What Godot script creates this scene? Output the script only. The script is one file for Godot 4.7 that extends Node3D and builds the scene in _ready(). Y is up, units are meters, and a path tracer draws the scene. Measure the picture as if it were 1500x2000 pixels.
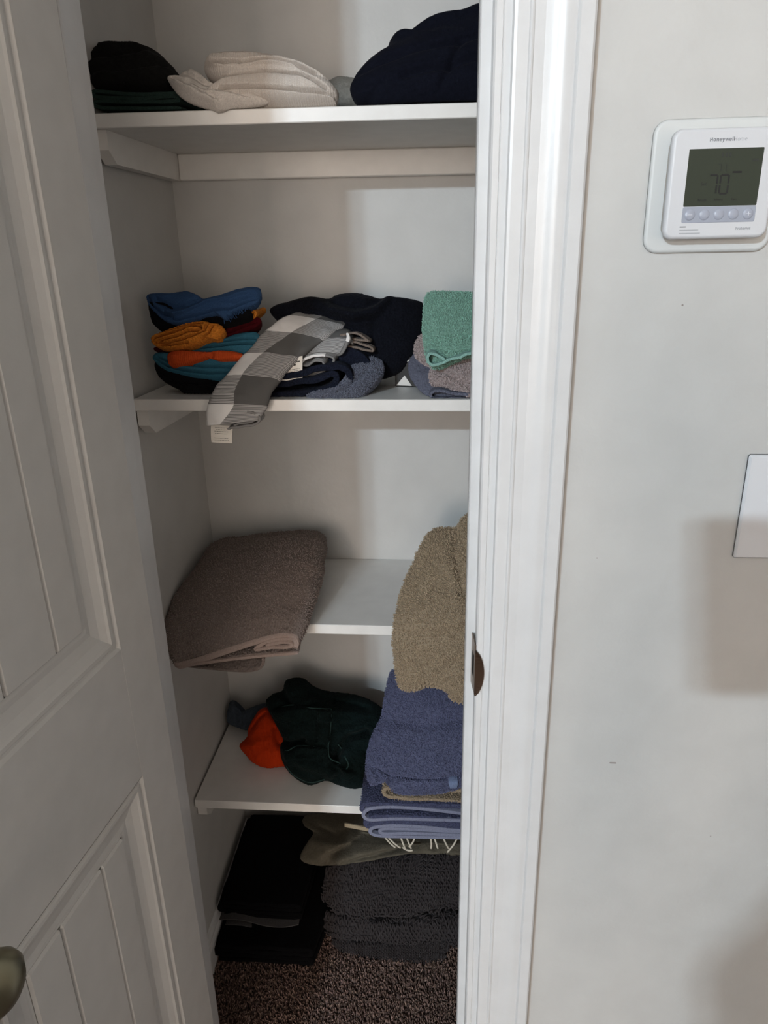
extends Node3D
# Linen closet seen from the hall. y is up, metres. Hall wall face is the plane z = 0, floor is y = 0.

const EYE := Vector3(0, 1.42, 0.8)
const FOC := 1392.78
const YAW := 0.08132
const PITCH := -0.34344
const ROLL := -0.01926
const S1 := 1.6195
const S2 := 1.2077
const S3 := 0.8031
const S4 := 0.4005
const ZF := -0.32      # shelf fronts
const ZB := -0.617     # closet back wall
const XL := -0.488     # closet side walls
const XR := 0.24
const JL := -0.405     # jamb faces
const JR := 0.049
const LAMP_E := 3.1
const LAMP_C := Color(0.86, 0.94, 1.0)
const FILL_LEFT_E := 4.1  # added left fill light
const FILL_LEFT_C := Color(1.0, 0.92, 0.86)
const FILL_RIGHT_E := 3  # added right fill light
const FILL_RIGHT_C := Color(1.0, 0.92, 0.85)
const SOUTH_E := 3  # added middle fill light
const SOUTH_C := Color(1.0, 0.93, 0.87)

var rot: Basis
var used := {}
var rest_y := -1.0      # cloth keeps above this where it lies behind the shelf fronts
var tex := {}
var nz := FastNoiseLite.new()
var nr := FastNoiseLite.new()

func _ready() -> void:
	rot = Basis(Vector3.UP, YAW) * Basis(Vector3.RIGHT, PITCH) * Basis(Vector3.BACK, ROLL)
	nz.seed = 7; nz.noise_type = FastNoiseLite.TYPE_SIMPLEX_SMOOTH; nz.frequency = 1.0; nz.fractal_octaves = 3
	nr.seed = 11; nr.noise_type = FastNoiseLite.TYPE_SIMPLEX_SMOOTH; nr.frequency = 1.0; nr.fractal_type = FastNoiseLite.FRACTAL_RIDGED; nr.fractal_octaves = 2
	# ---- camera
	var cam := Camera3D.new(); cam.name = "camera"
	cam.transform = Transform3D(rot, EYE); cam.fov = rad_to_deg(2.0 * atan(1000.0 / FOC)); cam.near = 0.02; cam.far = 50.0
	add_child(cam); cam.current = true
	# ---- environment
	var env := Environment.new()
	env.background_mode = Environment.BG_COLOR; env.background_color = Color(0.02, 0.02, 0.02)
	env.tonemap_mode = Environment.TONE_MAPPER_LINEAR; env.tonemap_exposure = 1.0
	env.sdfgi_enabled = true; env.ssao_enabled = true; env.ssil_enabled = true
	var we := WorldEnvironment.new(); we.name = "world_environment"; we.environment = env; add_child(we)
	# ---- added soft fill lights behind the camera, their sources unseen
	area_light("added_fill_left", Vector3(-0.95, 1.45, 4.3), Vector3(0.12, 0, -1), Vector2(0.45, 1.3), FILL_LEFT_C, FILL_LEFT_E)  # added narrow fill, no such window known
	area_light("added_fill_mid", Vector3(0.0, 1.05, 4.3), Vector3(0, 0, -1), Vector2(1.3, 1.8), SOUTH_C, SOUTH_E)  # added wide fill from straight behind the camera
	area_light("added_fill_right", Vector3(2.35, 1.1, 4.3), Vector3(-0.35, 0, -1), Vector2(1.5, 1.9), FILL_RIGHT_C, FILL_RIGHT_E)  # added fill that brightens the closet's left wall
	build_textures()
	build_room()
	build_door()
	build_shelves()
	build_wall_fittings()
	build_top_shelf()
	build_second_shelf()
	build_third_shelf()
	build_fourth_shelf()
	build_floor_things()
	build_room_lamp()
	build_photographer()

# ------------------------------------------------------------------ helpers: pixels to places
func ray(px: float, py: float) -> Vector3:
	return rot * Vector3((px - 750.0) / FOC, -(py - 1000.0) / FOC, -1.0)
func P(px: float, py: float, z: float) -> Vector3:
	var d := ray(px, py)
	return EYE + d * ((z - EYE.z) / d.z)
func H(px: float, py: float, h: float) -> Vector3:
	var d := ray(px, py)
	return EYE + d * ((h - EYE.y) / d.y)
func xl(y: float, z: float) -> float:      # the closet's left wall leans a little
	return -0.484 - lerpf(0.0085, 0.0175, (z - ZB) / (ZF - ZB)) * (y - 0.3)
func zat(px: float, py: float, h: float) -> float:
	return H(px, py, h).z

# ------------------------------------------------------------------ helpers: nodes
func numbered(called: String) -> String:
	if not used.has(called):
		used[called] = 0
		return called
	used[called] += 1
	return "%s_%03d" % [called, used[called]]
func thing(called: String, label: String, category: String, at := Vector3.ZERO, group := "") -> Node3D:
	var o := Node3D.new(); o.name = numbered(called); add_child(o); o.position = at
	tag(o, label, category, group)
	return o
func tag(o: Node, label: String, category: String, group := "") -> void:
	o.set_meta("label", label); o.set_meta("category", category)
	if group != "": o.set_meta("group", group)
func put(called: String, mesh: Mesh, m: Material, parent: Node = null) -> MeshInstance3D:
	var o := MeshInstance3D.new()
	o.mesh = mesh; o.material_override = m
	if parent == null:
		o.name = numbered(called); add_child(o)
	else:
		o.name = called; parent.add_child(o, true)
	return o
func struct(called: String, mesh: Mesh, m: Material) -> MeshInstance3D:
	var o := put(called, mesh, m); o.set_meta("kind", "structure"); return o
func area_light(called: String, at: Vector3, dir: Vector3, size: Vector2, col: Color, energy: float) -> void:
	var l := AreaLight3D.new(); l.name = called; add_child(l)
	l.transform = Transform3D(Basis.looking_at(dir, Vector3.UP), at)
	l.area_size = size; l.light_color = col; l.light_energy = energy; l.shadow_enabled = true; l.area_range = 12.0; l.area_normalize_energy = true

# ------------------------------------------------------------------ helpers: meshes
func smooth_mesh(v: PackedVector3Array, ix: PackedInt32Array, uv := PackedVector2Array()) -> ArrayMesh:
	var vol := 0.0
	for k in range(0, ix.size(), 3):
		vol += v[ix[k]].dot(v[ix[k + 1]].cross(v[ix[k + 2]]))
	if vol > 0.0:     # front faces run clockwise
		for k in range(0, ix.size(), 3):
			var s := ix[k + 1]; ix[k + 1] = ix[k + 2]; ix[k + 2] = s
	var n := PackedVector3Array(); n.resize(v.size())
	for k in range(0, ix.size(), 3):
		var a := v[ix[k]]
		var c := (v[ix[k + 2]] - a).cross(v[ix[k + 1]] - a)
		n[ix[k]] += c; n[ix[k + 1]] += c; n[ix[k + 2]] += c
	for k in n.size(): n[k] = n[k].normalized() if n[k].length_squared() > 1e-20 else Vector3.UP
	var arr := []; arr.resize(Mesh.ARRAY_MAX)
	arr[Mesh.ARRAY_VERTEX] = v; arr[Mesh.ARRAY_NORMAL] = n; arr[Mesh.ARRAY_INDEX] = ix
	if uv.size() == v.size(): arr[Mesh.ARRAY_TEX_UV] = uv
	var me := ArrayMesh.new(); me.add_surface_from_arrays(Mesh.PRIMITIVE_TRIANGLES, arr)
	return me

func quad(st: SurfaceTool, a: Vector3, b: Vector3, c: Vector3, d: Vector3) -> void:
	# a b c d counter-clockwise seen from outside
	for p in [a, c, b, a, d, c]: st.add_vertex(p)

# chamfered box, min corner a, max corner b
func add_box(st: SurfaceTool, a: Vector3, b: Vector3, ch := 0.0015) -> void:
	var c := minf(ch, 0.45 * minf(b.x - a.x, minf(b.y - a.y, b.z - a.z)))
	var pts := []     # three points at each of eight corners, pulled in along the other axes
	for i in 8:
		var s := Vector3(i & 1, (i >> 1) & 1, (i >> 2) & 1)
		var p := a + (b - a) * s
		var d := Vector3(1, 1, 1) - s * 2.0
		pts.append([p + Vector3(0, d.y, d.z) * c, p + Vector3(d.x, 0, d.z) * c, p + Vector3(d.x, d.y, 0) * c])
	var cen := (a + b) * 0.5
	var f := func(l: Array) -> void:
		var m := Vector3.ZERO
		for p in l: m += p
		m /= l.size()
		var nn: Vector3 = (l[1] - l[0]).cross(l[2] - l[0])
		if nn.dot(m - cen) < 0.0: l.reverse()
		for k in range(1, l.size() - 1):
			for p in [l[0], l[k + 1], l[k]]: st.add_vertex(p)
	for ax in 3:
		var o1 := (ax + 1) % 3
		var o2 := (ax + 2) % 3
		for s in 2:
			var q := []
			for k in [[0, 0], [1, 0], [1, 1], [0, 1]]:
				q.append(pts[(s << ax) | (k[0] << o1) | (k[1] << o2)][ax])
			f.call(q)
		for s1 in 2:
			for s2 in 2:
				var i0 := (s1 << o1) | (s2 << o2)
				var i1 := i0 | (1 << ax)
				f.call([pts[i0][o1], pts[i1][o1], pts[i1][o2], pts[i0][o2]])
	for i in 8: f.call([pts[i][0], pts[i][1], pts[i][2]])

func warped(me: ArrayMesh, f: Callable) -> ArrayMesh:
	var arr := me.surface_get_arrays(0)
	var v: PackedVector3Array = arr[Mesh.ARRAY_VERTEX]
	for k in v.size(): v[k] = f.call(v[k])
	arr[Mesh.ARRAY_VERTEX] = v
	var out := ArrayMesh.new(); out.add_surface_from_arrays(Mesh.PRIMITIVE_TRIANGLES, arr)
	return out
func tool() -> SurfaceTool:
	var st := SurfaceTool.new(); st.begin(Mesh.PRIMITIVE_TRIANGLES); st.set_smooth_group(-1); return st
func done(st: SurfaceTool) -> ArrayMesh:
	st.generate_normals(); st.index(); return st.commit()
func box_mesh(a: Vector3, b: Vector3, ch := 0.0015) -> ArrayMesh:
	var st := tool(); add_box(st, a, b, ch); return done(st)

# vertical extrusion of a closed outline in (x, z), counter-clockwise or not
func prism_y(outline: Array, y0: float, y1: float) -> ArrayMesh:
	var st := tool()
	var pl := PackedVector2Array(outline)
	if Geometry2D.is_polygon_clockwise(pl): pl.reverse()
	for k in pl.size():
		var p := pl[k]
		var q := pl[(k + 1) % pl.size()]
		quad(st, Vector3(p.x, y0, p.y), Vector3(p.x, y1, p.y), Vector3(q.x, y1, q.y), Vector3(q.x, y0, q.y))
	var tr := Geometry2D.triangulate_polygon(pl)
	for k in range(0, tr.size(), 3):
		var a := pl[tr[k]]; var b := pl[tr[k + 1]]; var c := pl[tr[k + 2]]
		if (b - a).cross(c - a) < 0.0:
			var t := b; b = c; c = t
		# in (x, z) a positive cross product faces down
		for p in [a, c, b]: st.add_vertex(Vector3(p.x, y0, p.y))
		for p in [a, b, c]: st.add_vertex(Vector3(p.x, y1, p.y))
	return done(st)

# rounded rectangle slab standing on the wall: centre (x, y), from z0 to z1, corners r, edge bevel e
func slab_mesh(cx: float, cy: float, w: float, h: float, z0: float, z1: float, r: float, e: float, taper := 0.0) -> ArrayMesh:
	var v := PackedVector3Array(); var ix := PackedInt32Array()
	var loops := [[z0, taper], [z0 + (z1 - z0) * 0.5, taper * 0.5]]
	for k in 5:
		var a := PI / 2 * k / 4.0
		loops.append([z1 - e + e * sin(a), -e * (1.0 - cos(a))])
	var n := 0
	for L in loops:
		n = 0
		for c in 4:
			var sx := 1.0 if c == 0 or c == 3 else -1.0
			var sy := 1.0 if c < 2 else -1.0
			for k in 7:
				var a := PI / 2 * (c + k / 6.0)
				var rr: float = maxf(r + L[1], 0.0005)
				v.append(Vector3(cx + sx * (w / 2 - r) + rr * cos(a), cy + sy * (h / 2 - r) + rr * sin(a), L[0])); n += 1
	for l in loops.size() - 1:
		for k in n:
			var a := l * n + k; var b := l * n + (k + 1) % n
			ix.append_array([a, b, b + n, a, b + n, a + n])
	var first := v.size(); v.append(Vector3(cx, cy, z0)); v.append(Vector3(cx, cy, z1))
	var last := (loops.size() - 1) * n
	for k in n:
		ix.append_array([first, (k + 1) % n, k, first + 1, last + k, last + (k + 1) % n])
	return smooth_mesh(v, ix)

func tube_mesh(pts: Array, rad: float, sides := 8, flat := 1.0) -> ArrayMesh:
	var c := catmull(pts, 6)
	var v := PackedVector3Array(); var ix := PackedInt32Array()
	var nrm := Vector3.UP
	for i in c.size():
		var t: Vector3 = (c[mini(i + 1, c.size() - 1)] - c[maxi(i - 1, 0)]).normalized()
		if absf(t.dot(nrm)) > 0.95: nrm = Vector3(0.3, 0.2, 1).normalized()
		var b := t.cross(nrm).normalized()
		nrm = b.cross(t).normalized()
		for k in sides:
			var a := TAU * k / sides
			v.append(c[i] + b * cos(a) * rad + nrm * sin(a) * rad * flat)
	for i in c.size() - 1:
		for k in sides:
			var a := i * sides + k; var d := i * sides + (k + 1) % sides
			ix.append_array([a, d, d + sides, a, d + sides, a + sides])
	var e := v.size(); v.append(c[0]); v.append(c[c.size() - 1])
	var o := (c.size() - 1) * sides
	for k in sides:
		ix.append_array([e, (k + 1) % sides, k, e + 1, o + k, o + (k + 1) % sides])
	return smooth_mesh(v, ix)

func lathe_mesh(prof: Array, sides := 32) -> ArrayMesh:   # profile of (radius, along y)
	var v := PackedVector3Array(); var ix := PackedInt32Array()
	for p in prof:
		for k in sides: v.append(Vector3(p.x * cos(TAU * k / sides), p.y, p.x * sin(TAU * k / sides)))
	for i in prof.size() - 1:
		for k in sides:
			var a := i * sides + k; var d := i * sides + (k + 1) % sides
			ix.append_array([a, d, d + sides, a, d + sides, a + sides])
	return smooth_mesh(v, ix)

func catmull(pts: Array, per: int) -> Array:
	var out := []
	for i in pts.size() - 1:
		var p0 = pts[maxi(i - 1, 0)]; var p1 = pts[i]; var p2 = pts[i + 1]; var p3 = pts[mini(i + 2, pts.size() - 1)]
		for k in per:
			var t := float(k) / per
			out.append(p1.cubic_interpolate(p2, p0, p3, t))
	out.append(pts[pts.size() - 1])
	return out

# ------------------------------------------------------------------ cloth: a thick folded sheet through matching cross-sections
# secs: arrays of Vector3 with equal counts, front to back. The cloth follows each section as a line of thickness th.
func fold_mesh(secs: Array, th: float, o := {}) -> ArrayMesh:
	var per: int = o.get("per", 5)
	var nw: int = o.get("nw", 28)
	var wr: float = o.get("wr", 0.0025)
	var wf: float = o.get("wf", 22.0)
	var sd: float = o.get("seed", 0.0)
	var fine: float = o.get("fine", 0.0)
	var hem: float = o.get("hem", 0.35)
	var curves := []
	for s in secs: curves.append(catmull(s, per))
	var np: int = curves[0].size()
	var nloop := 2 * np
	var v := PackedVector3Array(); var uv := PackedVector2Array(); var ix := PackedInt32Array()
	var ws := [0.0, 0.003, 0.008, 0.016]
	for k in range(1, nw): ws.append(lerpf(0.03, 0.97, float(k) / nw))
	ws.append_array([0.984, 0.992, 0.997, 1.0])
	var prev := []
	var wl := 0.0
	for wi in ws.size():
		var w: float = ws[wi]
		var f: float = w * (secs.size() - 1)
		var i := mini(int(f), secs.size() - 2)
		var t := f - i
		var line := []
		for k in np:
			var p: Vector3
			if secs.size() == 2: p = curves[0][k].lerp(curves[1][k], t)
			else: p = curves[i][k].cubic_interpolate(curves[i + 1][k], curves[maxi(i - 1, 0)][k], curves[mini(i + 2, secs.size() - 1)][k], t)
			line.append(p)
		if wi > 0: wl += (line[np / 2] - prev[np / 2]).length()
		var along: Vector3
		if wi == 0:
			along = (curves[1][np / 2] - curves[0][np / 2]).normalized()
		else:
			along = (line[np / 2] - prev[np / 2]).normalized()
		prev = line
		var edge := minf(wi, ws.size() - 1 - wi)
		var k_th: float = [hem, 0.72, 0.92, 1.0][mini(int(edge), 3)] if o.get("round", true) else 1.0
		var outer := []; var inner := []; var us := []
		var ul := 0.0
		for k in np:
			var tg: Vector3 = (line[mini(k + 1, np - 1)] - line[maxi(k - 1, 0)])
			if k > 0: ul += (line[k] - line[k - 1]).length()
			us.append(ul)
			var n := along.cross(tg).normalized()
			var p: Vector3 = line[k]
			var q := p * wf + Vector3(sd, sd * 1.7, -sd)
			var dn := nz.get_noise_3d(q.x, q.y, q.z) * wr
			if fine > 0.0: dn += nz.get_noise_3d(q.x * 9.0, q.y * 9.0, q.z * 9.0) * fine
			var hh := th * 0.5 * k_th * (0.55 if k == 0 or k == np - 1 else 1.0)
			outer.append(p + n * (hh + dn)); inner.append(p - n * (hh - dn))
		for k in np: v.append(outer[k]); uv.append(Vector2(us[k], wl))
		for k in np: v.append(inner[np - 1 - k]); uv.append(Vector2(us[np - 1 - k], wl))
	for wi in ws.size() - 1:
		for k in nloop:
			var a := wi * nloop + k; var b := wi * nloop + (k + 1) % nloop
			ix.append_array([a, b, b + nloop, a, b + nloop, a + nloop])
	lift(v, o.get("free", false))
	for e in 2:
		var base := 0 if e == 0 else (ws.size() - 1) * nloop
		for k in np - 1:
			var a := base + k; var b := base + k + 1; var c := base + nloop - 2 - k; var d := base + nloop - 1 - k
			if e == 0: ix.append_array([a, c, b, a, d, c])
			else: ix.append_array([a, b, c, a, c, d])
	return smooth_mesh(v, ix, uv)

func lift(v: PackedVector3Array, free: bool) -> void:
	if rest_y < 0.0 or free: return
	for k in v.size():
		if v[k].z < ZF + 0.003 or rest_y < 0.1: v[k].y = maxf(v[k].y, rest_y + 0.0004 + 0.0006 * (k % 3))
func at_z(path: Array, z: float) -> Array:      # pixel path on the plane z; a third number shifts a point in depth
	var out := []
	for p in path: out.append(P(p[0], p[1], z + (p[2] if p.size() > 2 else 0.0)))
	return out
func shifted(sec: Array, d: Vector3, flat_to := -1.0, k := 1.0) -> Array:
	var out := []
	for p in sec:
		var q: Vector3 = p + d
		if flat_to >= 0.0: q.y = flat_to + (q.y - flat_to) * k
		out.append(q)
	return out
# front path in pixels at depth z, drawn back by `back` metres
func roll(path: Array, z: float, back: float, th: float, o := {}) -> ArrayMesh:
	var a := at_z(path, z)
	var d: Vector3 = o.get("shift", Vector3(0, 0, 0)); d.z = -back
	var mid: Vector3 = o.get("mid", Vector3.ZERO)
	return fold_mesh([a, shifted(a, d * 0.5 + mid), shifted(a, d)], th, o)

# ------------------------------------------------------------------ cloth: a soft heap with a given outline
# out: pixel outline; zb / zt: depth at its lowest / highest pixel; front / back: how far it swells; creases: [depth, width in px, points]
class Heap:
	var mesh: ArrayMesh
	var rim_px := []
	var rim := []
	var c_px: Vector2
	var c: Vector3
	var o: Dictionary
	var host
	func height(q: Vector2, r: float) -> float:
		var h: float = float(o.front) * pow(maxf(0.0, 1.0 - pow(r, o.get("p", 2.6))), 0.55)
		var soft := clampf((1.0 - r) * 6.0, 0.0, 1.0)
		for cr in o.get("creases", []):
			var best := 1e9
			var l: Array = cr[2]
			for k in l.size() - 1:
				var s := Geometry2D.get_closest_point_to_segment(q, Vector2(l[k][0], l[k][1]), Vector2(l[k + 1][0], l[k + 1][1]))
				best = minf(best, s.distance_to(q))
			var x: float = best / float(cr[1])
			if x < 3.0:
				if cr[0] > 0.0: h -= cr[0] * soft * exp(-x * x)
				else: h -= cr[0] * soft * exp(-x * x * 0.7)
		for cr in o.get("steps", []):       # one side of a line lies over the other
			var l: Array = cr[2]
			var best := 1e9; var side := 0.0
			for k in l.size() - 1:
				var a := Vector2(l[k][0], l[k][1]); var b := Vector2(l[k + 1][0], l[k + 1][1])
				var s := Geometry2D.get_closest_point_to_segment(q, a, b)
				var d := s.distance_to(q)
				if d < best:
					best = d; side = signf((b - a).cross(q - a)) * d
			if best < float(cr[1]) * 8.0:
				var x: float = side / float(cr[1])
				h += cr[0] * soft * (1.0 / (1.0 + exp(-clampf(x * 3.0, -30, 30))) ) * exp(-maxf(x, 0.0) * 0.18)
		return h
	func swell(m: Vector3, r: float) -> float:
		var st: Vector3 = o.get("stretch", Vector3(1, 1, 1))
		var sd: float = o.get("seed", 3.0)
		var w := Vector3(m.x * st.x, m.y * st.y, m.z * st.z) * float(o.get("wf", 14.0)) + Vector3(sd, sd * 0.37, -sd)
		return (host.nr.get_noise_3d(w.x, w.y, w.z) * 0.6 + host.nz.get_noise_3d(w.x * 2.3, w.y * 2.3, w.z * 2.3) * 0.5) * float(o.get("wr", 0.004)) * clampf((1.0 - r) * 5.0, 0.15, 1.0)
	func flat(q: Vector2) -> Array:      # [point on the middle sheet, r]
		var d := q - c_px
		var best := 0; var bd := -2.0
		var dn := d.normalized()
		for k in rim_px.size():
			var s: float = (rim_px[k] - c_px).normalized().dot(dn)
			if s > bd: bd = s; best = k
		var r: float = d.length() / maxf((rim_px[best] - c_px).length(), 0.001)
		return [c.lerp(rim[best], minf(r, 1.0)), minf(r, 0.999)]
	func on(px: float, py: float, lift := 0.0) -> Vector3:
		var q := Vector2(px, py)
		var fr := flat(q)
		var fn: Vector3 = o.fn
		return fr[0] + fn * (height(q, fr[1]) + swell(fr[0], fr[1]) + lift)

func heap(o: Dictionary) -> Heap:
	var h := Heap.new(); h.o = o; h.host = self
	if not o.has("fn"): o.fn = Vector3(0, 0.45, 0.9)
	o.fn = o.fn.normalized()
	var out: Array = o.out
	var nt: int = o.get("nt", 180)
	var nrr: int = o.get("nr", 34)
	var lo := -1e9; var hi := 1e9
	for p in out: lo = maxf(lo, p[1]); hi = minf(hi, p[1])
	# closed curve through the outline, spaced evenly
	var ring := []
	var n := out.size()
	for i in n:
		var p0 := Vector2(out[(i + n - 1) % n][0], out[(i + n - 1) % n][1]); var p1 := Vector2(out[i][0], out[i][1])
		var p2 := Vector2(out[(i + 1) % n][0], out[(i + 1) % n][1]); var p3 := Vector2(out[(i + 2) % n][0], out[(i + 2) % n][1])
		for k in 12: ring.append(p1.cubic_interpolate(p2, p0, p3, k / 12.0))
	var total := 0.0
	for i in ring.size(): total += ring[i].distance_to(ring[(i + 1) % ring.size()])
	var acc := 0.0; var nxt := 0.0
	for i in ring.size():
		var a: Vector2 = ring[i]; var b: Vector2 = ring[(i + 1) % ring.size()]
		var L := a.distance_to(b)
		while nxt <= acc + L and h.rim_px.size() < nt:
			h.rim_px.append(a.lerp(b, (nxt - acc) / maxf(L, 1e-6))); nxt += total / nt
		acc += L
	nt = h.rim_px.size()
	var rag: float = o.get("rag", 0.6)
	h.c_px = Vector2.ZERO
	for p in h.rim_px: h.c_px += p / nt
	if o.has("centre"): h.c_px = Vector2(o.centre[0], o.centre[1])
	var zc := func(py: float) -> float:
		if o.has("zs"):
			var l: Array = o.zs
			for k in l.size() - 1:
				if py >= l[k + 1][0] or k == l.size() - 2: return lerpf(l[k][1], l[k + 1][1], clampf((l[k][0] - py) / (l[k][0] - l[k + 1][0]), 0, 1))
		return lerpf(o.zb, o.zt, clampf((lo - py) / maxf(lo - hi, 1.0), 0, 1))
	for k in nt:
		var p: Vector2 = h.rim_px[k]
		var q := p + (p - h.c_px).normalized() * nz.get_noise_2d(p.x * 0.31, p.y * 0.31) * rag * 2.0
		h.rim_px[k] = q
		h.rim.append(P(q.x, q.y, zc.call(p.y)))
	h.c = P(h.c_px.x, h.c_px.y, zc.call(h.c_px.y))
	var fn: Vector3 = o.fn
	var wr: float = o.get("wr", 0.004)
	var wf: float = o.get("wf", 14.0)
	var st: Vector3 = o.get("stretch", Vector3(1, 1, 1))
	var fine: float = o.get("fine", 0.0)
	var sd: float = o.get("seed", 3.0)
	var v := PackedVector3Array(); var ix := PackedInt32Array()
	v.append(Vector3.ZERO)   # front pole, set below
	for s in 2:
		for i in range(1, nrr + 1):
			if s == 1 and i == nrr: continue
			var r := 1.0 - pow(1.0 - float(i) / nrr, 1.5)
			for k in nt:
				var m: Vector3 = h.c.lerp(h.rim[k], r)
				var q: Vector2 = h.c_px.lerp(h.rim_px[k], r)
				var dn := h.swell(m, r)
				if fine > 0.0: dn += nz.get_noise_3d(m.x * 330.0, m.y * 330.0, m.z * 330.0 + sd) * fine
				if s == 0: v.append(m + fn * (h.height(q, r) + dn))
				else: v.append(m - fn * (float(o.back) * pow(maxf(0.0, 1.0 - pow(r, 3.0)), 0.5)))
	v[0] = h.c + fn * h.height(h.c_px, 0.0)
	var back0 := 1 + nrr * nt
	var pole := v.size(); v.append(h.c - fn * float(o.back))
	for k in nt:
		ix.append_array([0, 1 + k, 1 + (k + 1) % nt])
		ix.append_array([pole, back0 + (k + 1) % nt, back0 + k])
	for i in nrr - 1:
		for k in nt:
			var a := 1 + i * nt + k; var b := 1 + i * nt + (k + 1) % nt
			ix.append_array([a, a + nt, b + nt, a, b + nt, b])
	for i in nrr - 2:
		for k in nt:
			var a := back0 + i * nt + k; var b := back0 + i * nt + (k + 1) % nt
			ix.append_array([a, b + nt, a + nt, a, b, b + nt])
	var br := back0 + (nrr - 2) * nt; var fr := 1 + (nrr - 1) * nt
	for k in nt:
		ix.append_array([br + k, fr + (k + 1) % nt, fr + k, br + k, br + (k + 1) % nt, fr + (k + 1) % nt])
	if o.has("floor_y"):
		for k in v.size(): v[k].y = maxf(v[k].y, o.floor_y + 0.001)
	lift(v, o.get("free", false))
	if o.has("wall"):     # keeps clear of the closet's walls
		for k in v.size():
			v[k].x = clampf(v[k].x, xl(v[k].y, v[k].z) + 0.004, XR - 0.004); v[k].z = maxf(v[k].z, ZB + 0.004)
	h.mesh = smooth_mesh(v, ix)
	return h

# short loops of pile standing on a cloth: one part, nobody could count them
func pile(mesh: ArrayMesh, count: int, len_m: float, wid: float, m: Material, parent: Node, sd: int, only_front := true) -> void:
	var arr := mesh.surface_get_arrays(0)
	var v: PackedVector3Array = arr[Mesh.ARRAY_VERTEX]; var ix: PackedInt32Array = arr[Mesh.ARRAY_INDEX]; var n: PackedVector3Array = arr[Mesh.ARRAY_NORMAL]
	var area := PackedFloat32Array(); var sum := 0.0
	var tri := PackedInt32Array()
	for k in range(0, ix.size(), 3):
		var nn := n[ix[k]]
		if only_front and nn.dot(Vector3(0, 0.35, 0.95)) < -0.25: continue
		sum += (v[ix[k + 1]] - v[ix[k]]).cross(v[ix[k + 2]] - v[ix[k]]).length()
		area.append(sum); tri.append(k)
	var rng := RandomNumberGenerator.new(); rng.seed = sd
	var mm := MultiMesh.new(); mm.transform_format = MultiMesh.TRANSFORM_3D; mm.use_colors = true
	mm.mesh = tuft_mesh(); mm.instance_count = count
	for c in count:
		var x := rng.randf() * sum
		var t := area.bsearch(x)
		var k := tri[mini(t, tri.size() - 1)]
		var a := rng.randf(); var b := rng.randf()
		if a + b > 1.0: a = 1.0 - a; b = 1.0 - b
		var p := v[ix[k]] + (v[ix[k + 1]] - v[ix[k]]) * a + (v[ix[k + 2]] - v[ix[k]]) * b
		var up := (n[ix[k]] + Vector3(rng.randfn(), rng.randfn(), rng.randfn()) * 0.35).normalized()
		var side := up.cross(Vector3(rng.randfn(), rng.randfn(), rng.randfn())).normalized()
		var L := len_m * rng.randf_range(0.6, 1.25)
		mm.set_instance_transform(c, Transform3D(Basis(side * wid, up * L, side.cross(up) * wid), p - up * L * 0.25))
		var g := rng.randf_range(0.8, 1.15)
		mm.set_instance_color(c, Color(g, g, g))
	var o := MultiMeshInstance3D.new(); o.name = "pile"; o.multimesh = mm; o.material_override = m
	o.set_meta("kind", "stuff"); parent.add_child(o, true)
var _tuft: ArrayMesh
func tuft_mesh() -> ArrayMesh:
	if _tuft: return _tuft
	var v := PackedVector3Array(); var ix := PackedInt32Array()
	for L in [[0.0, 0.42], [0.45, 0.5], [0.85, 0.36]]:
		for k in 4: v.append(Vector3(cos(TAU * k / 4) * L[1], L[0], sin(TAU * k / 4) * L[1]))
	v.append(Vector3(0.12, 1.0, 0))
	for i in 2:
		for k in 4:
			var a := i * 4 + k; var b := i * 4 + (k + 1) % 4
			ix.append_array([a, b, b + 4, a, b + 4, a + 4])
	for k in 4: ix.append_array([8 + k, 8 + (k + 1) % 4, 12])
	_tuft = smooth_mesh(v, ix)
	return _tuft

# ------------------------------------------------------------------ textures and materials
func noise_img(size: int, fn: Callable) -> ImageTexture:
	var im := Image.create(size, size, false, Image.FORMAT_RGB8)
	for y in size:
		for x in size: im.set_pixel(x, y, fn.call(x, y))
	return ImageTexture.create_from_image(im)
func seamless(kind: int, freq: float, sd: int, oct := 3, size := 512) -> ImageTexture:
	var n := FastNoiseLite.new(); n.noise_type = kind; n.frequency = freq; n.seed = sd; n.fractal_octaves = oct
	if kind == FastNoiseLite.TYPE_CELLULAR: n.cellular_return_type = FastNoiseLite.RETURN_DISTANCE; n.fractal_type = FastNoiseLite.FRACTAL_NONE
	var im := n.get_seamless_image(size, size)
	return ImageTexture.create_from_image(im)
func toned(kind: int, freq: float, sd: int, lo: float, hi: float, oct := 3, size := 512) -> ImageTexture:
	var n := FastNoiseLite.new(); n.noise_type = kind; n.frequency = freq; n.seed = sd; n.fractal_octaves = oct
	var im := n.get_seamless_image(size, size); im.convert(Image.FORMAT_RGB8)
	for y in size:
		for x in size:
			var g := lerpf(lo, hi, im.get_pixel(x, y).r); im.set_pixel(x, y, Color(g, g, g))
	return ImageTexture.create_from_image(im)
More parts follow.
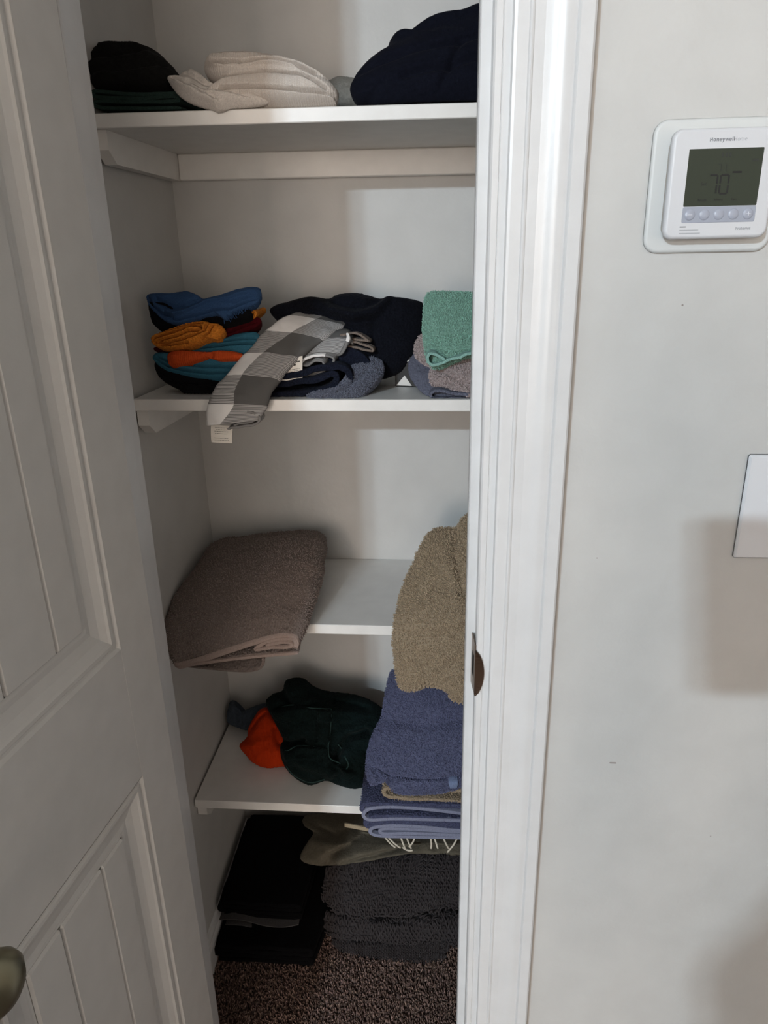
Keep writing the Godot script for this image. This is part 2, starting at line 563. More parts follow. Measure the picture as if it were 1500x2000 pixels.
func build_textures() -> void:
	tex.terry_h = seamless(FastNoiseLite.TYPE_CELLULAR, 0.05, 3)
	tex.terry_c = toned(FastNoiseLite.TYPE_SIMPLEX_SMOOTH, 0.06, 5, 0.62, 1.0, 4)
	tex.soft_c = toned(FastNoiseLite.TYPE_SIMPLEX_SMOOTH, 0.02, 9, 0.82, 1.0, 4)
	tex.weave_h = noise_img(128, func(x, y):
		var a := sin(x * TAU / 8.0) * (1.0 if (y / 8) % 2 == 0 else -1.0)
		var b := sin(y * TAU / 8.0) * (1.0 if (x / 8) % 2 == 0 else -1.0)
		var g := clampf(0.5 + 0.25 * a + 0.25 * b, 0, 1)
		return Color(g, g, g))
	tex.waffle_h = noise_img(64, func(x, y):
		var g := clampf(0.5 + 0.3 * sin(x * TAU / 8.0) + 0.2 * sin(y * TAU / 16.0), 0, 1)
		return Color(g, g, g))
	tex.paint_h = seamless(FastNoiseLite.TYPE_SIMPLEX_SMOOTH, 0.035, 21, 4)
	tex.paint_c = toned(FastNoiseLite.TYPE_SIMPLEX_SMOOTH, 0.012, 22, 0.97, 1.0, 3, 256)
	tex.carpet_c = toned(FastNoiseLite.TYPE_SIMPLEX_SMOOTH, 0.05, 31, 0.45, 1.0, 4)
	# buffalo check: both warp and weft run dark, white; half tones where they cross; thread lines across
	tex.plaid = noise_img(256, func(x, y):
		var wx := 0 if x < 86 else (1 if x < 171 else 0)
		var wy := 1 if (y / 128) % 2 == 0 else 0
		var fx := 1.0 if ((x / 86) % 2 == 1) else 0.0
		var fy := 1.0 if wy == 1 else 0.0
		var line := 1.0 if (y % 6) < 3 else 0.0
		var g := 0.11
		if fx + fy > 1.5: g = 0.8
		elif fx + fy > 0.5: g = lerpf(0.14, 0.5, line) if (wx == wx) else 0.3
		var n := 0.92 + 0.08 * sin(x * 1.7) * sin(y * 2.1)
		g *= n
		return Color(g * 1.02, g, g * 0.98).linear_to_srgb())

var mats := {}
func paint(key: String, col: Color, rough: float, bump := 0.02, scale := 3.0) -> StandardMaterial3D:
	if mats.has(key): return mats[key]
	var m := StandardMaterial3D.new()
	m.albedo_color = col; m.roughness = rough
	m.albedo_texture = tex.paint_c
	m.uv1_triplanar = true; m.uv1_world_triplanar = true; m.uv1_scale = Vector3.ONE * scale
	if bump > 0.0:
		m.heightmap_enabled = true; m.heightmap_texture = tex.paint_h; m.heightmap_scale = bump
	mats[key] = m
	return m
func plain(key: String, col: Color, rough: float, metal := 0.0) -> StandardMaterial3D:
	if mats.has(key): return mats[key]
	var m := StandardMaterial3D.new(); m.albedo_color = col; m.roughness = rough; m.metallic = metal
	mats[key] = m
	return m
# kind: terry, weave, waffle, soft
func cloth(key: String, col: Color, kind: String, vc := false) -> StandardMaterial3D:
	if mats.has(key): return mats[key]
	var m := StandardMaterial3D.new()
	m.albedo_color = col; m.roughness = 1.0; m.metallic_specular = 0.15
	m.rim_enabled = true; m.rim = 0.25; m.rim_tint = 0.7
	m.uv1_triplanar = true
	m.vertex_color_use_as_albedo = vc
	m.heightmap_enabled = true
	match kind:
		"terry":
			m.albedo_texture = tex.terry_c; m.heightmap_texture = tex.terry_h; m.heightmap_scale = 0.18; m.uv1_scale = Vector3.ONE * 9.0
		"weave":
			m.albedo_texture = tex.soft_c; m.heightmap_texture = tex.weave_h; m.heightmap_scale = 0.05; m.uv1_scale = Vector3.ONE * 34.0
		"waffle":
			m.albedo_texture = tex.terry_c; m.heightmap_texture = tex.waffle_h; m.heightmap_scale = 0.08; m.uv1_scale = Vector3.ONE * 36.0
		_:
			m.albedo_texture = tex.soft_c; m.heightmap_texture = tex.terry_h; m.heightmap_scale = 0.05; m.uv1_scale = Vector3.ONE * 14.0
	mats[key] = m
	return m
func pile_mat(key: String, col: Color) -> StandardMaterial3D:
	if mats.has(key): return mats[key]
	var m := StandardMaterial3D.new(); m.albedo_color = col; m.roughness = 1.0; m.metallic_specular = 0.1; m.vertex_color_use_as_albedo = true
	mats[key] = m
	return m
func wall_paint() -> StandardMaterial3D: return paint("wall", Color8(204, 203, 200), 0.55, 0.03)
func trim_paint() -> StandardMaterial3D: return paint("trim", Color8(219, 219, 219), 0.32, 0.006, 5.0)

# ------------------------------------------------------------------ the room
func carpet_mat() -> StandardMaterial3D:
	if mats.has("carpet"): return mats["carpet"]
	var m := StandardMaterial3D.new(); m.albedo_color = Color8(118, 100, 94); m.roughness = 1.0; m.metallic_specular = 0.1
	m.albedo_texture = tex.carpet_c; m.uv1_triplanar = true; m.uv1_world_triplanar = true; m.uv1_scale = Vector3.ONE * 5.0
	m.heightmap_enabled = true; m.heightmap_texture = tex.terry_h; m.heightmap_scale = 0.4
	mats["carpet"] = m
	return m

func build_room() -> void:
	var wp := wall_paint(); var tp := trim_paint()
	# hall wall with the closet opening
	var st := tool()
	add_box(st, Vector3(-3.1, 0, -0.115), Vector3(JL - 0.018, 2.44, 0), 0.001)
	add_box(st, Vector3(JR + 0.018, 0, -0.115), Vector3(4.1, 2.44, 0), 0.001)
	add_box(st, Vector3(JL - 0.018, 2.05, -0.115), Vector3(JR + 0.018, 2.44, 0), 0.001)
	var wf := struct("wall_front", done(st), wp)
	for q in [[1197, 1490, 0.009, 0.0022], [1388, 1633, 0.0018, 0.0016], [1166, 1090, 0.0016, 0.0012], [1333, 596, 0.002, 0.002]]:
		var c := P(q[0], q[1], 0.0)
		var sm := put("scuff_mark", slab_mesh(c.x, c.y, q[2], q[3], 0.0, 0.00015, q[3] * 0.45, 0.00005), plain("scuff", Color8(150, 140, 136), 0.8), wf)
		sm.rotation.z = 0.0
	struct("wall_left", warped(box_mesh(Vector3(XL - 0.1, 0, ZB - 0.1), Vector3(XL, 2.44, -0.115), 0.001), func(p): return p + Vector3(xl(p.y, p.z) - XL, 0, 0)), wp)
	struct("wall_back", box_mesh(Vector3(XL - 0.03, 0, ZB - 0.1), Vector3(XR, 2.44, ZB), 0.001), wp)
	struct("wall_right", box_mesh(Vector3(XR, 0, ZB - 0.1), Vector3(XR + 0.1, 2.44, -0.115), 0.001), wp)
	# the rest of the hall
	struct("wall_west", box_mesh(Vector3(-3.1, 0, 0), Vector3(-3.0, 2.44, 4.5), 0.001), wp)
	struct("wall_east", box_mesh(Vector3(4.0, 0, 0), Vector3(4.1, 2.44, 4.5), 0.001), wp)
	struct("wall_south", box_mesh(Vector3(-3.0, 0, 4.4), Vector3(4.0, 2.44, 4.5), 0.001), wp)
	struct("ceiling", box_mesh(Vector3(-3.1, 2.44, -0.8), Vector3(4.1, 2.54, 4.5), 0.001), paint("ceiling", Color8(232, 231, 227), 0.8, 0.05))
	var fl := struct("floor", box_mesh(Vector3(-3.1, -0.1, -0.8), Vector3(4.1, 0.0, 4.5), 0.001), carpet_mat())
	carpet_tufts(fl)
	# added window frames with glowing curtains behind the camera, backing the fill lights
	added_frame_and_curtain("added_window_1", -0.95, 1.45, 0.45, 1.3, FILL_LEFT_C, "added narrow glowing cream curtain behind the photographer, backing a fill light")
	added_frame_and_curtain("added_window_2", 0.0, 1.05, 1.3, 1.8, SOUTH_C, "added wide glowing cream curtain behind the photographer, backing a fill light")
	added_frame_and_curtain("added_window_3", 2.35, 1.1, 1.5, 1.9, FILL_RIGHT_C, "added tall glowing cream curtain behind the photographer, backing a fill light")
	# jambs with stops, each one board
	struct("trim_1", prism_y([Vector2(JL - 0.018, -0.115), Vector2(JL, -0.115), Vector2(JL, -0.074), Vector2(JL + 0.011, -0.072), Vector2(JL + 0.012, -0.07), Vector2(JL + 0.012, -0.039), Vector2(JL + 0.011, -0.037), Vector2(JL, -0.037), Vector2(JL, -0.001), Vector2(JL - 0.001, 0), Vector2(JL - 0.018, 0)], 0.0, 2.032), tp)
	struct("trim_2", prism_y([Vector2(JR + 0.018, -0.115), Vector2(JR, -0.115), Vector2(JR, -0.074), Vector2(JR - 0.011, -0.072), Vector2(JR - 0.012, -0.07), Vector2(JR - 0.012, -0.039), Vector2(JR - 0.0105, -0.037), Vector2(JR, -0.037), Vector2(JR, -0.002), Vector2(JR + 0.002, 0), Vector2(JR + 0.008, 0), Vector2(JR + 0.0088, -0.0012), Vector2(JR + 0.0096, 0), Vector2(JR + 0.018, 0)], 0.0, 2.032), tp)
	struct("trim_3", box_mesh(Vector3(JL - 0.018, 2.032, -0.115), Vector3(JR + 0.018, 2.05, 0)), tp)
	# casings
	var prof := [[0.0, 0.0], [0.0, 0.0085], [0.0012, 0.0105], [0.004, 0.0112], [0.0150, 0.0114], [0.0160, 0.0130], [0.0176, 0.0138], [0.0192, 0.0132], [0.0202, 0.0122], [0.030, 0.0124], [0.038, 0.0136], [0.045, 0.0156], [0.050, 0.0164], [0.055, 0.0158], [0.0585, 0.0146], [0.0598, 0.0176], [0.0612, 0.0190], [0.0630, 0.0190], [0.0735, 0.0186], [0.0757, 0.0165], [0.0757, 0.0]]
	var r := []; var l := []
	var cove := []
	for p in prof:
		if p[0] >= 0.030 and p[0] <= 0.0585: cove.append(Vector2(p[0], p[1]))
	var full := []
	for p in prof:
		if p[0] < 0.030: full.append(p)
	for p in catmull(cove, 5): full.append([p.x, p.y])
	for p in prof:
		if p[0] > 0.0585: full.append(p)
	for p in full:
		r.append(Vector2(JR + 0.0167 + p[0], p[1])); l.append(Vector2(JL - 0.002 - p[0], p[1]))
	struct("trim_4", prism_y(r, 0.0, 2.12), tp)
	struct("trim_5", prism_y(l, 0.0, 2.12), tp)
	struct("trim_6", box_mesh(Vector3(JL - 0.0167, 2.045, 0), Vector3(JR + 0.0167, 2.12, 0.017), 0.004), tp)
	# baseboards inside the closet
	var bp := [[0.0, 0.0], [0.013, 0.0], [0.013, 0.058], [0.011, 0.064], [0.0085, 0.066], [0.0085, 0.072], [0.005, 0.080], [0.0, 0.082]]
	baseboard("baseboard_left", bp, Vector3(XL, 0, -0.115), Vector3(XL, 0, ZB), Vector3(1, 0, 0))
	baseboard("baseboard_back", bp, Vector3(XL + 0.013, 0, ZB), Vector3(XR - 0.013, 0, ZB), Vector3(0, 0, 1))
	baseboard("baseboard_right", bp, Vector3(XR, 0, -0.115), Vector3(XR, 0, ZB), Vector3(-1, 0, 0))
	baseboard("baseboard_front", bp, Vector3(JR + 0.094, 0, 0), Vector3(4.0, 0, 0), Vector3(0, 0, 1))

func baseboard(called: String, prof: Array, a: Vector3, b: Vector3, out: Vector3) -> void:
	var st := tool()
	var cen := (a + b) * 0.5 + out * 0.005 + Vector3(0, 0.04, 0)
	var n := prof.size()
	for k in n:
		var p: Array = prof[k]; var q: Array = prof[(k + 1) % n]
		var l := [a + out * p[0] + Vector3(0, p[1], 0), b + out * p[0] + Vector3(0, p[1], 0), b + out * q[0] + Vector3(0, q[1], 0), a + out * q[0] + Vector3(0, q[1], 0)]
		var m: Vector3 = (l[0] + l[1] + l[2] + l[3]) / 4.0
		if (l[1] - l[0]).cross(l[2] - l[0]).dot(m - cen) < 0.0: l.reverse()
		quad(st, l[0], l[1], l[2], l[3])
	for e in [a, b]:
		for k in range(1, n - 1):
			for j in [0, k, k + 1]: st.add_vertex(e + out * prof[j][0] + Vector3(0, prof[j][1], 0))
	var bm := done(st)
	if called == "baseboard_left": bm = warped(bm, func(p): return p + Vector3(xl(p.y, p.z) - XL, 0, 0))
	struct(called, bm, trim_paint())

func added_frame_and_curtain(called: String, x: float, y: float, w: float, h: float, c: Color, label: String) -> void:  # made-up frame and curtain set behind a fill light
	var st := tool()
	for b in [[-w / 2 - 0.06, -h / 2 - 0.06, w / 2 + 0.06, -h / 2], [-w / 2 - 0.06, h / 2, w / 2 + 0.06, h / 2 + 0.06], [-w / 2 - 0.06, -h / 2, -w / 2, h / 2], [w / 2, -h / 2, w / 2 + 0.06, h / 2]]:
		add_box(st, Vector3(x + b[0], y + b[1], 4.375), Vector3(x + b[2], y + b[3], 4.4))
	struct(called, done(st), trim_paint())
	var secs := []
	for yy in [y - h / 2 + 0.004, y, y + h / 2 - 0.004]:
		var s := []
		for k in 41: s.append(Vector3(x - w / 2 + 0.004 + (w - 0.008) * k / 40.0, yy, 4.355 + 0.012 * sin(k * 1.9)))
		secs.append(s)
	var m := StandardMaterial3D.new(); m.albedo_color = Color8(240, 232, 218); m.roughness = 0.9; m.emission_enabled = true; m.emission = c; m.emission_energy_multiplier = 0.5  # glow added to the curtain in the fill light's colour
	var cu := put("added_glow_curtain", fold_mesh(secs, 0.002, {"nw": 6, "wr": 0.0, "per": 3}), m)
	tag(cu, label, "curtain")

func carpet_tufts(parent: Node) -> void:
	var rng := RandomNumberGenerator.new(); rng.seed = 77
	var mm := MultiMesh.new(); mm.transform_format = MultiMesh.TRANSFORM_3D; mm.use_colors = true; mm.mesh = tuft_mesh()
	var n := 52000
	mm.instance_count = n
	for c in n:
		var p := Vector3(rng.randf_range(XL + 0.012, XR - 0.012), 0.0, rng.randf_range(ZB + 0.012, 0.12))
		if p.z > -0.115: p.x = clampf(p.x, JL + 0.002, JR - 0.002)
		var up := (Vector3.UP + Vector3(rng.randfn(), 0, rng.randfn()) * 0.38).normalized()
		var side := up.cross(Vector3(rng.randfn(), rng.randfn(), rng.randfn())).normalized()
		var L := rng.randf_range(0.007, 0.013)
		var w := rng.randf_range(0.0028, 0.0042)
		mm.set_instance_transform(c, Transform3D(Basis(side * w, up * L, side.cross(up) * w), p - up * 0.001))
		var g := clampf(rng.randfn(0.85, 0.28), 0.3, 1.7)
		mm.set_instance_color(c, Color(g, g * rng.randf_range(0.93, 1.0), g * rng.randf_range(0.88, 0.98)))
	var o := MultiMeshInstance3D.new(); o.name = "carpet_pile"; o.multimesh = mm
	o.material_override = pile_mat("carpet_pile", Color8(128, 108, 101)); o.set_meta("kind", "stuff"); parent.add_child(o, true)

# ------------------------------------------------------------------ the open door
func build_door() -> void:
	var tp := paint("shaded_door_paint", Color8(202, 200, 196), 0.42, 0.008, 6.0)  # trim white made greyer: the door's shade is put into this colour
	var root := Node3D.new(); root.name = "door_1"; add_child(root); root.set_meta("kind", "structure")
	root.set_meta("label", "white two-panel plank door standing open beside the closet")
	var a := deg_to_rad(6.0)
	var ex := Vector3(-sin(a), 0, cos(a))
	var up := Vector3(-0.0092, 1, 0).normalized()
	root.transform = Transform3D(Basis(ex, up, ex.cross(up)), Vector3(-0.3578, 0.012, 0.009))
	# local: x from hinge edge to free edge, y up, inner face z = 0, outer face z = 0.035
	var W := 0.452; var T := 0.043; var top := 2.008
	var pans := [[0.076, 0.976, W - 0.09, 1.885], [0.076, 0.225, W - 0.09, 0.792]]
	var st := tool()
	var rects := [[0.0, 0.0, 0.076, top], [W - 0.09, 0.0, W, top], [0.076, 1.885, W - 0.09, top], [0.076, 0.792, W - 0.09, 0.976], [0.076, 0.0, W - 0.09, 0.225]]
	var g := 0.0006
	for r in rects:
		add_box(st, Vector3(r[0], r[1], 0), Vector3(r[2], r[3], T), g)
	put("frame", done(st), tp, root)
	for pn in pans:
		st = tool()
		# moulding: offsets inwards from the panel's outline and depths behind the inner face
		var prof := [[0.0, 0.0], [0.0035, 0.0028], [0.0065, 0.0032], [0.009, 0.0010], [0.0135, 0.0010], [0.0165, 0.003], [0.026, 0.0068], [0.038, 0.0092], [0.045, 0.0086], [0.048, 0.0090], [0.0508, 0.0090]]
		for k in prof.size() - 1:
			var d0: float = prof[k][0]; var z0: float = prof[k][1]; var d1: float = prof[k + 1][0]; var z1: float = prof[k + 1][1]
			var o := [Vector3(pn[0] + d0, pn[1] + d0, z0), Vector3(pn[2] - d0, pn[1] + d0, z0), Vector3(pn[2] - d0, pn[3] - d0, z0), Vector3(pn[0] + d0, pn[3] - d0, z0)]
			var i := [Vector3(pn[0] + d1, pn[1] + d1, z1), Vector3(pn[2] - d1, pn[1] + d1, z1), Vector3(pn[2] - d1, pn[3] - d1, z1), Vector3(pn[0] + d1, pn[3] - d1, z1)]
			for s in 4:
				quad(st, o[(s + 1) % 4], o[s], i[s], i[(s + 1) % 4])
		add_box(st, Vector3(pn[0], pn[1], 0.0116), Vector3(pn[2], pn[3], T - 0.004), 0.0005)
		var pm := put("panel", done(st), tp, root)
		var cut := [0.127, 0.175, 0.255, W - 0.141]
		for k in 3:
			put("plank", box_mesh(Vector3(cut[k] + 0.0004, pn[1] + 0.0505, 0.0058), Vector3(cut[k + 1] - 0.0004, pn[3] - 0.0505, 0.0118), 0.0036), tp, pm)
	var br := plain("bronze", Color8(128, 122, 100), 0.34, 0.85)
	var kn := put("knob", lathe_mesh([Vector2(0.0, 0.068), Vector2(0.010, 0.0675), Vector2(0.019, 0.065), Vector2(0.0255, 0.059), Vector2(0.0275, 0.052), Vector2(0.026, 0.045), Vector2(0.021, 0.039), Vector2(0.013, 0.035), Vector2(0.010, 0.03), Vector2(0.010, 0.009), Vector2(0.026, 0.0085), Vector2(0.031, 0.006), Vector2(0.0325, 0.0), Vector2(0.0, 0.0)], 40), br, root)
	kn.set_meta("label", "dull bronze round door knob")
	kn.transform = Transform3D(Basis(Vector3(1, 0, 0), Vector3(0, 0, -1), Vector3(0, 1, 0)), Vector3(0.397, 0.856, 0.0))
	for y in [0.2, 1.0, 1.8]:
		put("hinge", box_mesh(Vector3(-0.0024, y - 0.045, 0.004), Vector3(-0.0002, y + 0.045, 0.034), 0.0004), plain("hinge_metal", Color8(150, 140, 120), 0.4, 0.9), root)

# ------------------------------------------------------------------ shelves
func build_shelves() -> void:
	var sp := paint("shelf", Color8(232, 230, 226), 0.4, 0.006, 6.0)
	var names := ["white painted closet shelf above all the others, near the ceiling", "white closet shelf holding the checked dish towels and green towel", "white closet shelf holding the dark brown bath towel", "white closet shelf just above the carpet"]
	var hs := [S1, S2, S3, S4]
	var tilt := [-0.005, -0.004, 0.0, 0.002]
	for k in 4:
		var y: float = hs[k]
		var t := thing("closet_shelf", names[k], "shelf", Vector3(-0.2, y, 0), "closet shelves")
		t.rotation.z = tilt[k]
		var lean := func(p): return p + Vector3((xl(y, p.z) - XL) if p.x < 0.0 else 0.0, 0, 0)
		put("board", warped(box_mesh(Vector3(XL + 0.2 + 0.001, -0.019, ZB + 0.001), Vector3(XR + 0.2 - 0.001, 0, ZF), 0.0012), lean), sp, t)
		var st := tool()
		add_box(st, Vector3(XL + 0.2 + 0.02, -0.063, ZB + 0.0005), Vector3(XR + 0.2 - 0.02, -0.0192, ZB + 0.0195), 0.0018)
		put("cleat", warped(done(st), lean), sp, t)
		for s in 2:
			var x0 := XL + 0.2 + 0.0005 if s == 0 else XR + 0.2 - 0.0195
			var o := [Vector2(ZB + 0.0005, -0.063), Vector2(ZF - 0.034, -0.063), Vector2(ZF - 0.012, -0.046), Vector2(ZF - 0.012, -0.0192), Vector2(ZB + 0.0005, -0.0192)]
			var c := put("cleat", warped(side_prism(o, x0, x0 + 0.019), lean), sp, t)
			c.name = "cleat"

func side_prism(o: Array, x0: float, x1: float) -> ArrayMesh:   # outline in (z, y), drawn along x
	var st := tool()
	var n := o.size()
	var cz := Vector2.ZERO
	for p in o: cz += p / n
	for k in n:
		var p: Vector2 = o[k]; var q: Vector2 = o[(k + 1) % n]
		var l := [Vector3(x0, p.y, p.x), Vector3(x1, p.y, p.x), Vector3(x1, q.y, q.x), Vector3(x0, q.y, q.x)]
		var m := (p + q) * 0.5 - cz
		if (l[1] - l[0]).cross(l[2] - l[0]).dot(Vector3(0, m.y, m.x)) < 0.0: l.reverse()
		quad(st, l[0], l[1], l[2], l[3])
	for s in 2:
		var x := x0 if s == 0 else x1
		for k in range(1, n - 1):
			var tri := [o[0], o[k], o[k + 1]]
			var l := []
			for p in tri: l.append(Vector3(x, p.y, p.x))
			if (l[1] - l[0]).cross(l[2] - l[0]).x * (x - (x0 + x1) / 2) > 0.0: l = [l[0], l[2], l[1]]
			for p in l: st.add_vertex(p)
	return done(st)

# ------------------------------------------------------------------ thermostat, switch, strike
func text_mesh(s: String, size_m: float, bold := false) -> TextMesh:
	var f := SystemFont.new(); f.font_names = PackedStringArray(["Droid Sans"]); f.font_weight = 700 if bold else 400
	var t := TextMesh.new(); t.text = s; t.font = f; t.font_size = 64; t.pixel_size = 0.001; t.depth = 0.0003 * 0.064 / size_m
	return t
func letter(s: String, at: Vector3, size_m: float, m: Material, parent: Node, bold := false, al := 0) -> void:
	var tm := text_mesh(s, size_m, bold)
	tm.horizontal_alignment = HORIZONTAL_ALIGNMENT_CENTER if al == 0 else HORIZONTAL_ALIGNMENT_LEFT
	var o := put("lettering", tm, m, parent); o.position = at; o.scale = Vector3.ONE * (size_m / 0.064)

func build_wall_fittings() -> void:
	var white := plain("plastic", Color8(214, 215, 218), 0.38)
	var warm := plain("plastic_plate", Color8(212, 214, 213), 0.42)
	var t := thing("thermostat", "white wall thermostat with dark green display reading 70", "thermostat", Vector3(0.268, 1.480, 0))
	put("back_plate", slab_mesh(0.0, -0.0005, 0.124, 0.122, 0.0, 0.006, 0.014, 0.0035), warm, t)
	put("collar", slab_mesh(0.0, -0.0015, 0.0935, 0.0925, 0.006, 0.019, 0.011, 0.001), plain("plastic_collar", Color8(214, 206, 198), 0.45), t)
	put("housing", slab_mesh(0.0, 0.0, 0.0985, 0.0975, 0.0185, 0.027, 0.009, 0.0035), white, t)
	var z := 0.0271
	var lcd := plain("lcd", Color8(62, 66, 56), 0.5); lcd.metallic_specular = 0.2
	var s0 := P(1351, 291, z) - t.position; var s1 := P(1474, 401, z) - t.position
	var b1 := P(1470, 433, z) - t.position
	s0.x = -0.0335; s1.x = 0.0355
	put("display", slab_mesh((s0.x + s1.x) / 2, (s0.y + s1.y) / 2, s1.x - s0.x, s0.y - s1.y, z - 0.002, z, 0.001, 0.0004), lcd, t)
	put("button_bar", slab_mesh((s0.x + s1.x) / 2, (s1.y + b1.y) / 2, s1.x - s0.x, s1.y - b1.y, z - 0.002, z + 0.0002, 0.0018, 0.0005), plain("bar", Color8(160, 165, 178), 0.4), t)
	var ink := plain("lcd_ink", Color8(12, 13, 12), 0.6)
	var faint := plain("lcd_faint", Color8(36, 40, 34), 0.6)
	var grey := plain("print_grey", Color8(128, 130, 134), 0.6)
	var pale := plain("print_pale", Color8(176, 178, 182), 0.6)
	var lit := plain("print_white", Color8(225, 228, 235), 0.5)
	var yb := (s1.y + b1.y) / 2
	for k in 5:
		var o := put("button", dome_mesh(0.0052, 0.0016), plain("button", Color8(168, 172, 185), 0.3), t)
		o.position = Vector3(s0.x + 0.0072 + k * 0.0137, yb, z)
		if k == 0 or k == 4: put("minus_mark" if k == 0 else "plus_bar", box_mesh(Vector3(-0.002, -0.0003, 0.0016), Vector3(0.002, 0.0003, 0.002), 0.0001), lit, o)
		if k == 4: put("plus_bar", box_mesh(Vector3(-0.0003, -0.002, 0.0016), Vector3(0.0003, 0.002, 0.002), 0.0001), lit, o)
	letter("Honeywell", P(1411, 272, z) - t.position, 0.0046, grey, t, true)
	letter("Home", P(1447, 271, z) - t.position, 0.0046, pale, t)
	letter("ProSeries", P(1451, 446, z) - t.position, 0.0034, grey, t)
	var my := (s0.y + s1.y) / 2
	seven_seg("7", Vector3(-0.008, my - 0.006, z + 0.0001), 0.0075, 0.0165, ink, t)
	seven_seg("0", Vector3(0.0025, my - 0.006, z + 0.0001), 0.0075, 0.0165, ink, t)
	seven_seg("7", Vector3(-0.0035, my + 0.0085, z + 0.0001), 0.003, 0.0065, faint, t)
	seven_seg("1", Vector3(0.0012, my + 0.0085, z + 0.0001), 0.003, 0.0065, faint, t)
	letter("Set", Vector3(-0.0165, my - 0.0055, z), 0.004, ink, t)
	letter("Mode", Vector3(-0.016, s1.y + 0.0058, z), 0.0034, ink, t)
	letter("Menu", Vector3(-0.001, s1.y + 0.0058, z), 0.0034, ink, t)
	letter("Fan", Vector3(0.0135, s1.y + 0.0058, z), 0.0034, ink, t)
	put("display_mark", box_mesh(Vector3(0.009, my + 0.0035, z), Vector3(0.0175, my + 0.0052, z + 0.0002), 0.0001), ink, t)
	put("display_mark", box_mesh(Vector3(0.026, my + 0.0135, z), Vector3(0.0315, my + 0.0155, z + 0.0002), 0.0001), faint, t)
	for k in 3: put("display_mark", box_mesh(Vector3(-0.003 + k * 0.0035, s0.y - 0.0075, z), Vector3(-0.001 + k * 0.0035, s0.y - 0.0038, z + 0.0002), 0.0001), faint, t)
	for k in 3:      # three short printed lines, too small to read
		put("printed_line", box_mesh(Vector3(-0.0345, -0.0382 - k * 0.0030, z), Vector3([-0.0285, -0.0165, -0.0145][k], -0.0372 - k * 0.0030, z + 0.0001), 0.00004), grey if k == 0 else pale, t)
	# switch plate
	var sw := thing("light_switch", "white wall switch plate below the thermostat", "light switch", Vector3(0.4025, 1.143, 0))
	put("plate", slab_mesh(0, 0, 0.117, 0.125, 0.0, 0.006, 0.003, 0.0045), plain("switch_plastic", Color8(222, 223, 226), 0.3), sw)
	put("rocker", slab_mesh(0, 0, 0.033, 0.067, 0.005, 0.0085, 0.002, 0.001), white, sw)
	# strike plate on the jamb
	var metal := plain("strike_metal", Color8(150, 132, 116), 0.3, 0.95)
	var y0 := P(934, 1350, -0.01).y; var y1 := P(930, 1253, -0.01).y
	var sp := thing("strike_plate", "brown metal strike plate let into the white door jamb", "strike plate", Vector3(JR, (y0 + y1) / 2, 0))
	var h := (y1 - y0) / 2
	var pl := put("plate", box_mesh(Vector3(-0.0011, -h, -0.034), Vector3(-0.0001, h, 0.0), 0.0004), metal, sp); pl.rotation.y = 0.1
	put("latch_hole", box_mesh(Vector3(-0.0013, -h * 0.45, -0.024), Vector3(-0.0009, h * 0.45, -0.01), 0.0001), plain("hole", Color8(20, 18, 17), 0.9), sp).rotation.y = 0.1
	var lip := []
	for k in 15:
		var a := PI * (k / 14.0)
		lip.append(Vector2(0.0105 * pow(sin(a), 0.6), -h * 0.98 + 2.0 * h * 0.9 * (k / 14.0)))
	var st := tool()
	var n := lip.size()
	for k in n - 1:
		var p: Vector2 = lip[k]; var q: Vector2 = lip[k + 1]
		quad(st, Vector3(-0.001, p.y, 0.0006), Vector3(p.x, p.y, 0.003), Vector3(q.x, q.y, 0.003), Vector3(-0.001, q.y, 0.0006))
		quad(st, Vector3(-0.001, q.y, -0.0004), Vector3(q.x, q.y, 0.002), Vector3(p.x, p.y, 0.002), Vector3(-0.001, p.y, -0.0004))
		quad(st, Vector3(p.x, p.y, 0.003), Vector3(p.x, p.y, 0.002), Vector3(q.x, q.y, 0.002), Vector3(q.x, q.y, 0.003))
	put("lip", done(st), plain("strike_lip", Color8(104, 84, 70), 0.35, 0.9), sp)

func dome_mesh(r: float, h: float) -> ArrayMesh:
	var pr := []
	for k in 7: pr.append(Vector2(r * cos(PI / 2 * k / 6.0), h * sin(PI / 2 * k / 6.0)))
	pr.append(Vector2(0, h))
	var me := lathe_mesh(pr, 20)
	var arr := me.surface_get_arrays(0)
	var v: PackedVector3Array = arr[Mesh.ARRAY_VERTEX]
	for k in v.size(): v[k] = Vector3(v[k].x, -v[k].z, v[k].y)
	return smooth_mesh(v, arr[Mesh.ARRAY_INDEX])

func seven_seg(d: String, at: Vector3, w: float, h: float, m: Material, parent: Node) -> void:
	var on: String = {"7": "abc", "0": "abcdef", "1": "bc"}[d]
	var t := w * 0.21
	var sl := {"a": [0.06, 1, 0.94, 1, 0], "g": [0.06, 0.5, 0.94, 0.5, 0], "d": [0.06, 0, 0.94, 0, 0], "b": [1, 0.54, 1, 0.98, 1], "c": [1, 0.02, 1, 0.46, 1], "f": [0, 0.54, 0, 0.98, 1], "e": [0, 0.02, 0, 0.46, 1]}
	for c in on:
		var s: Array = sl[c]
		var a := Vector3((s[0] - 0.5) * w, (s[1] - 0.5) * h, 0); var b := Vector3((s[2] - 0.5) * w, (s[3] - 0.5) * h, 0.0002)
		if s[4] == 0: a.y -= t / 2; b.y += t / 2
		else: a.x -= t / 2; b.x += t / 2
		put("digit_segment", box_mesh(at + a, at + b, 0.00005), m, parent)

# ------------------------------------------------------------------ linens
func soft(called: String, parent: Node, h: Heap, m: Material) -> Heap:
	put(called, h.mesh, m, parent); return h

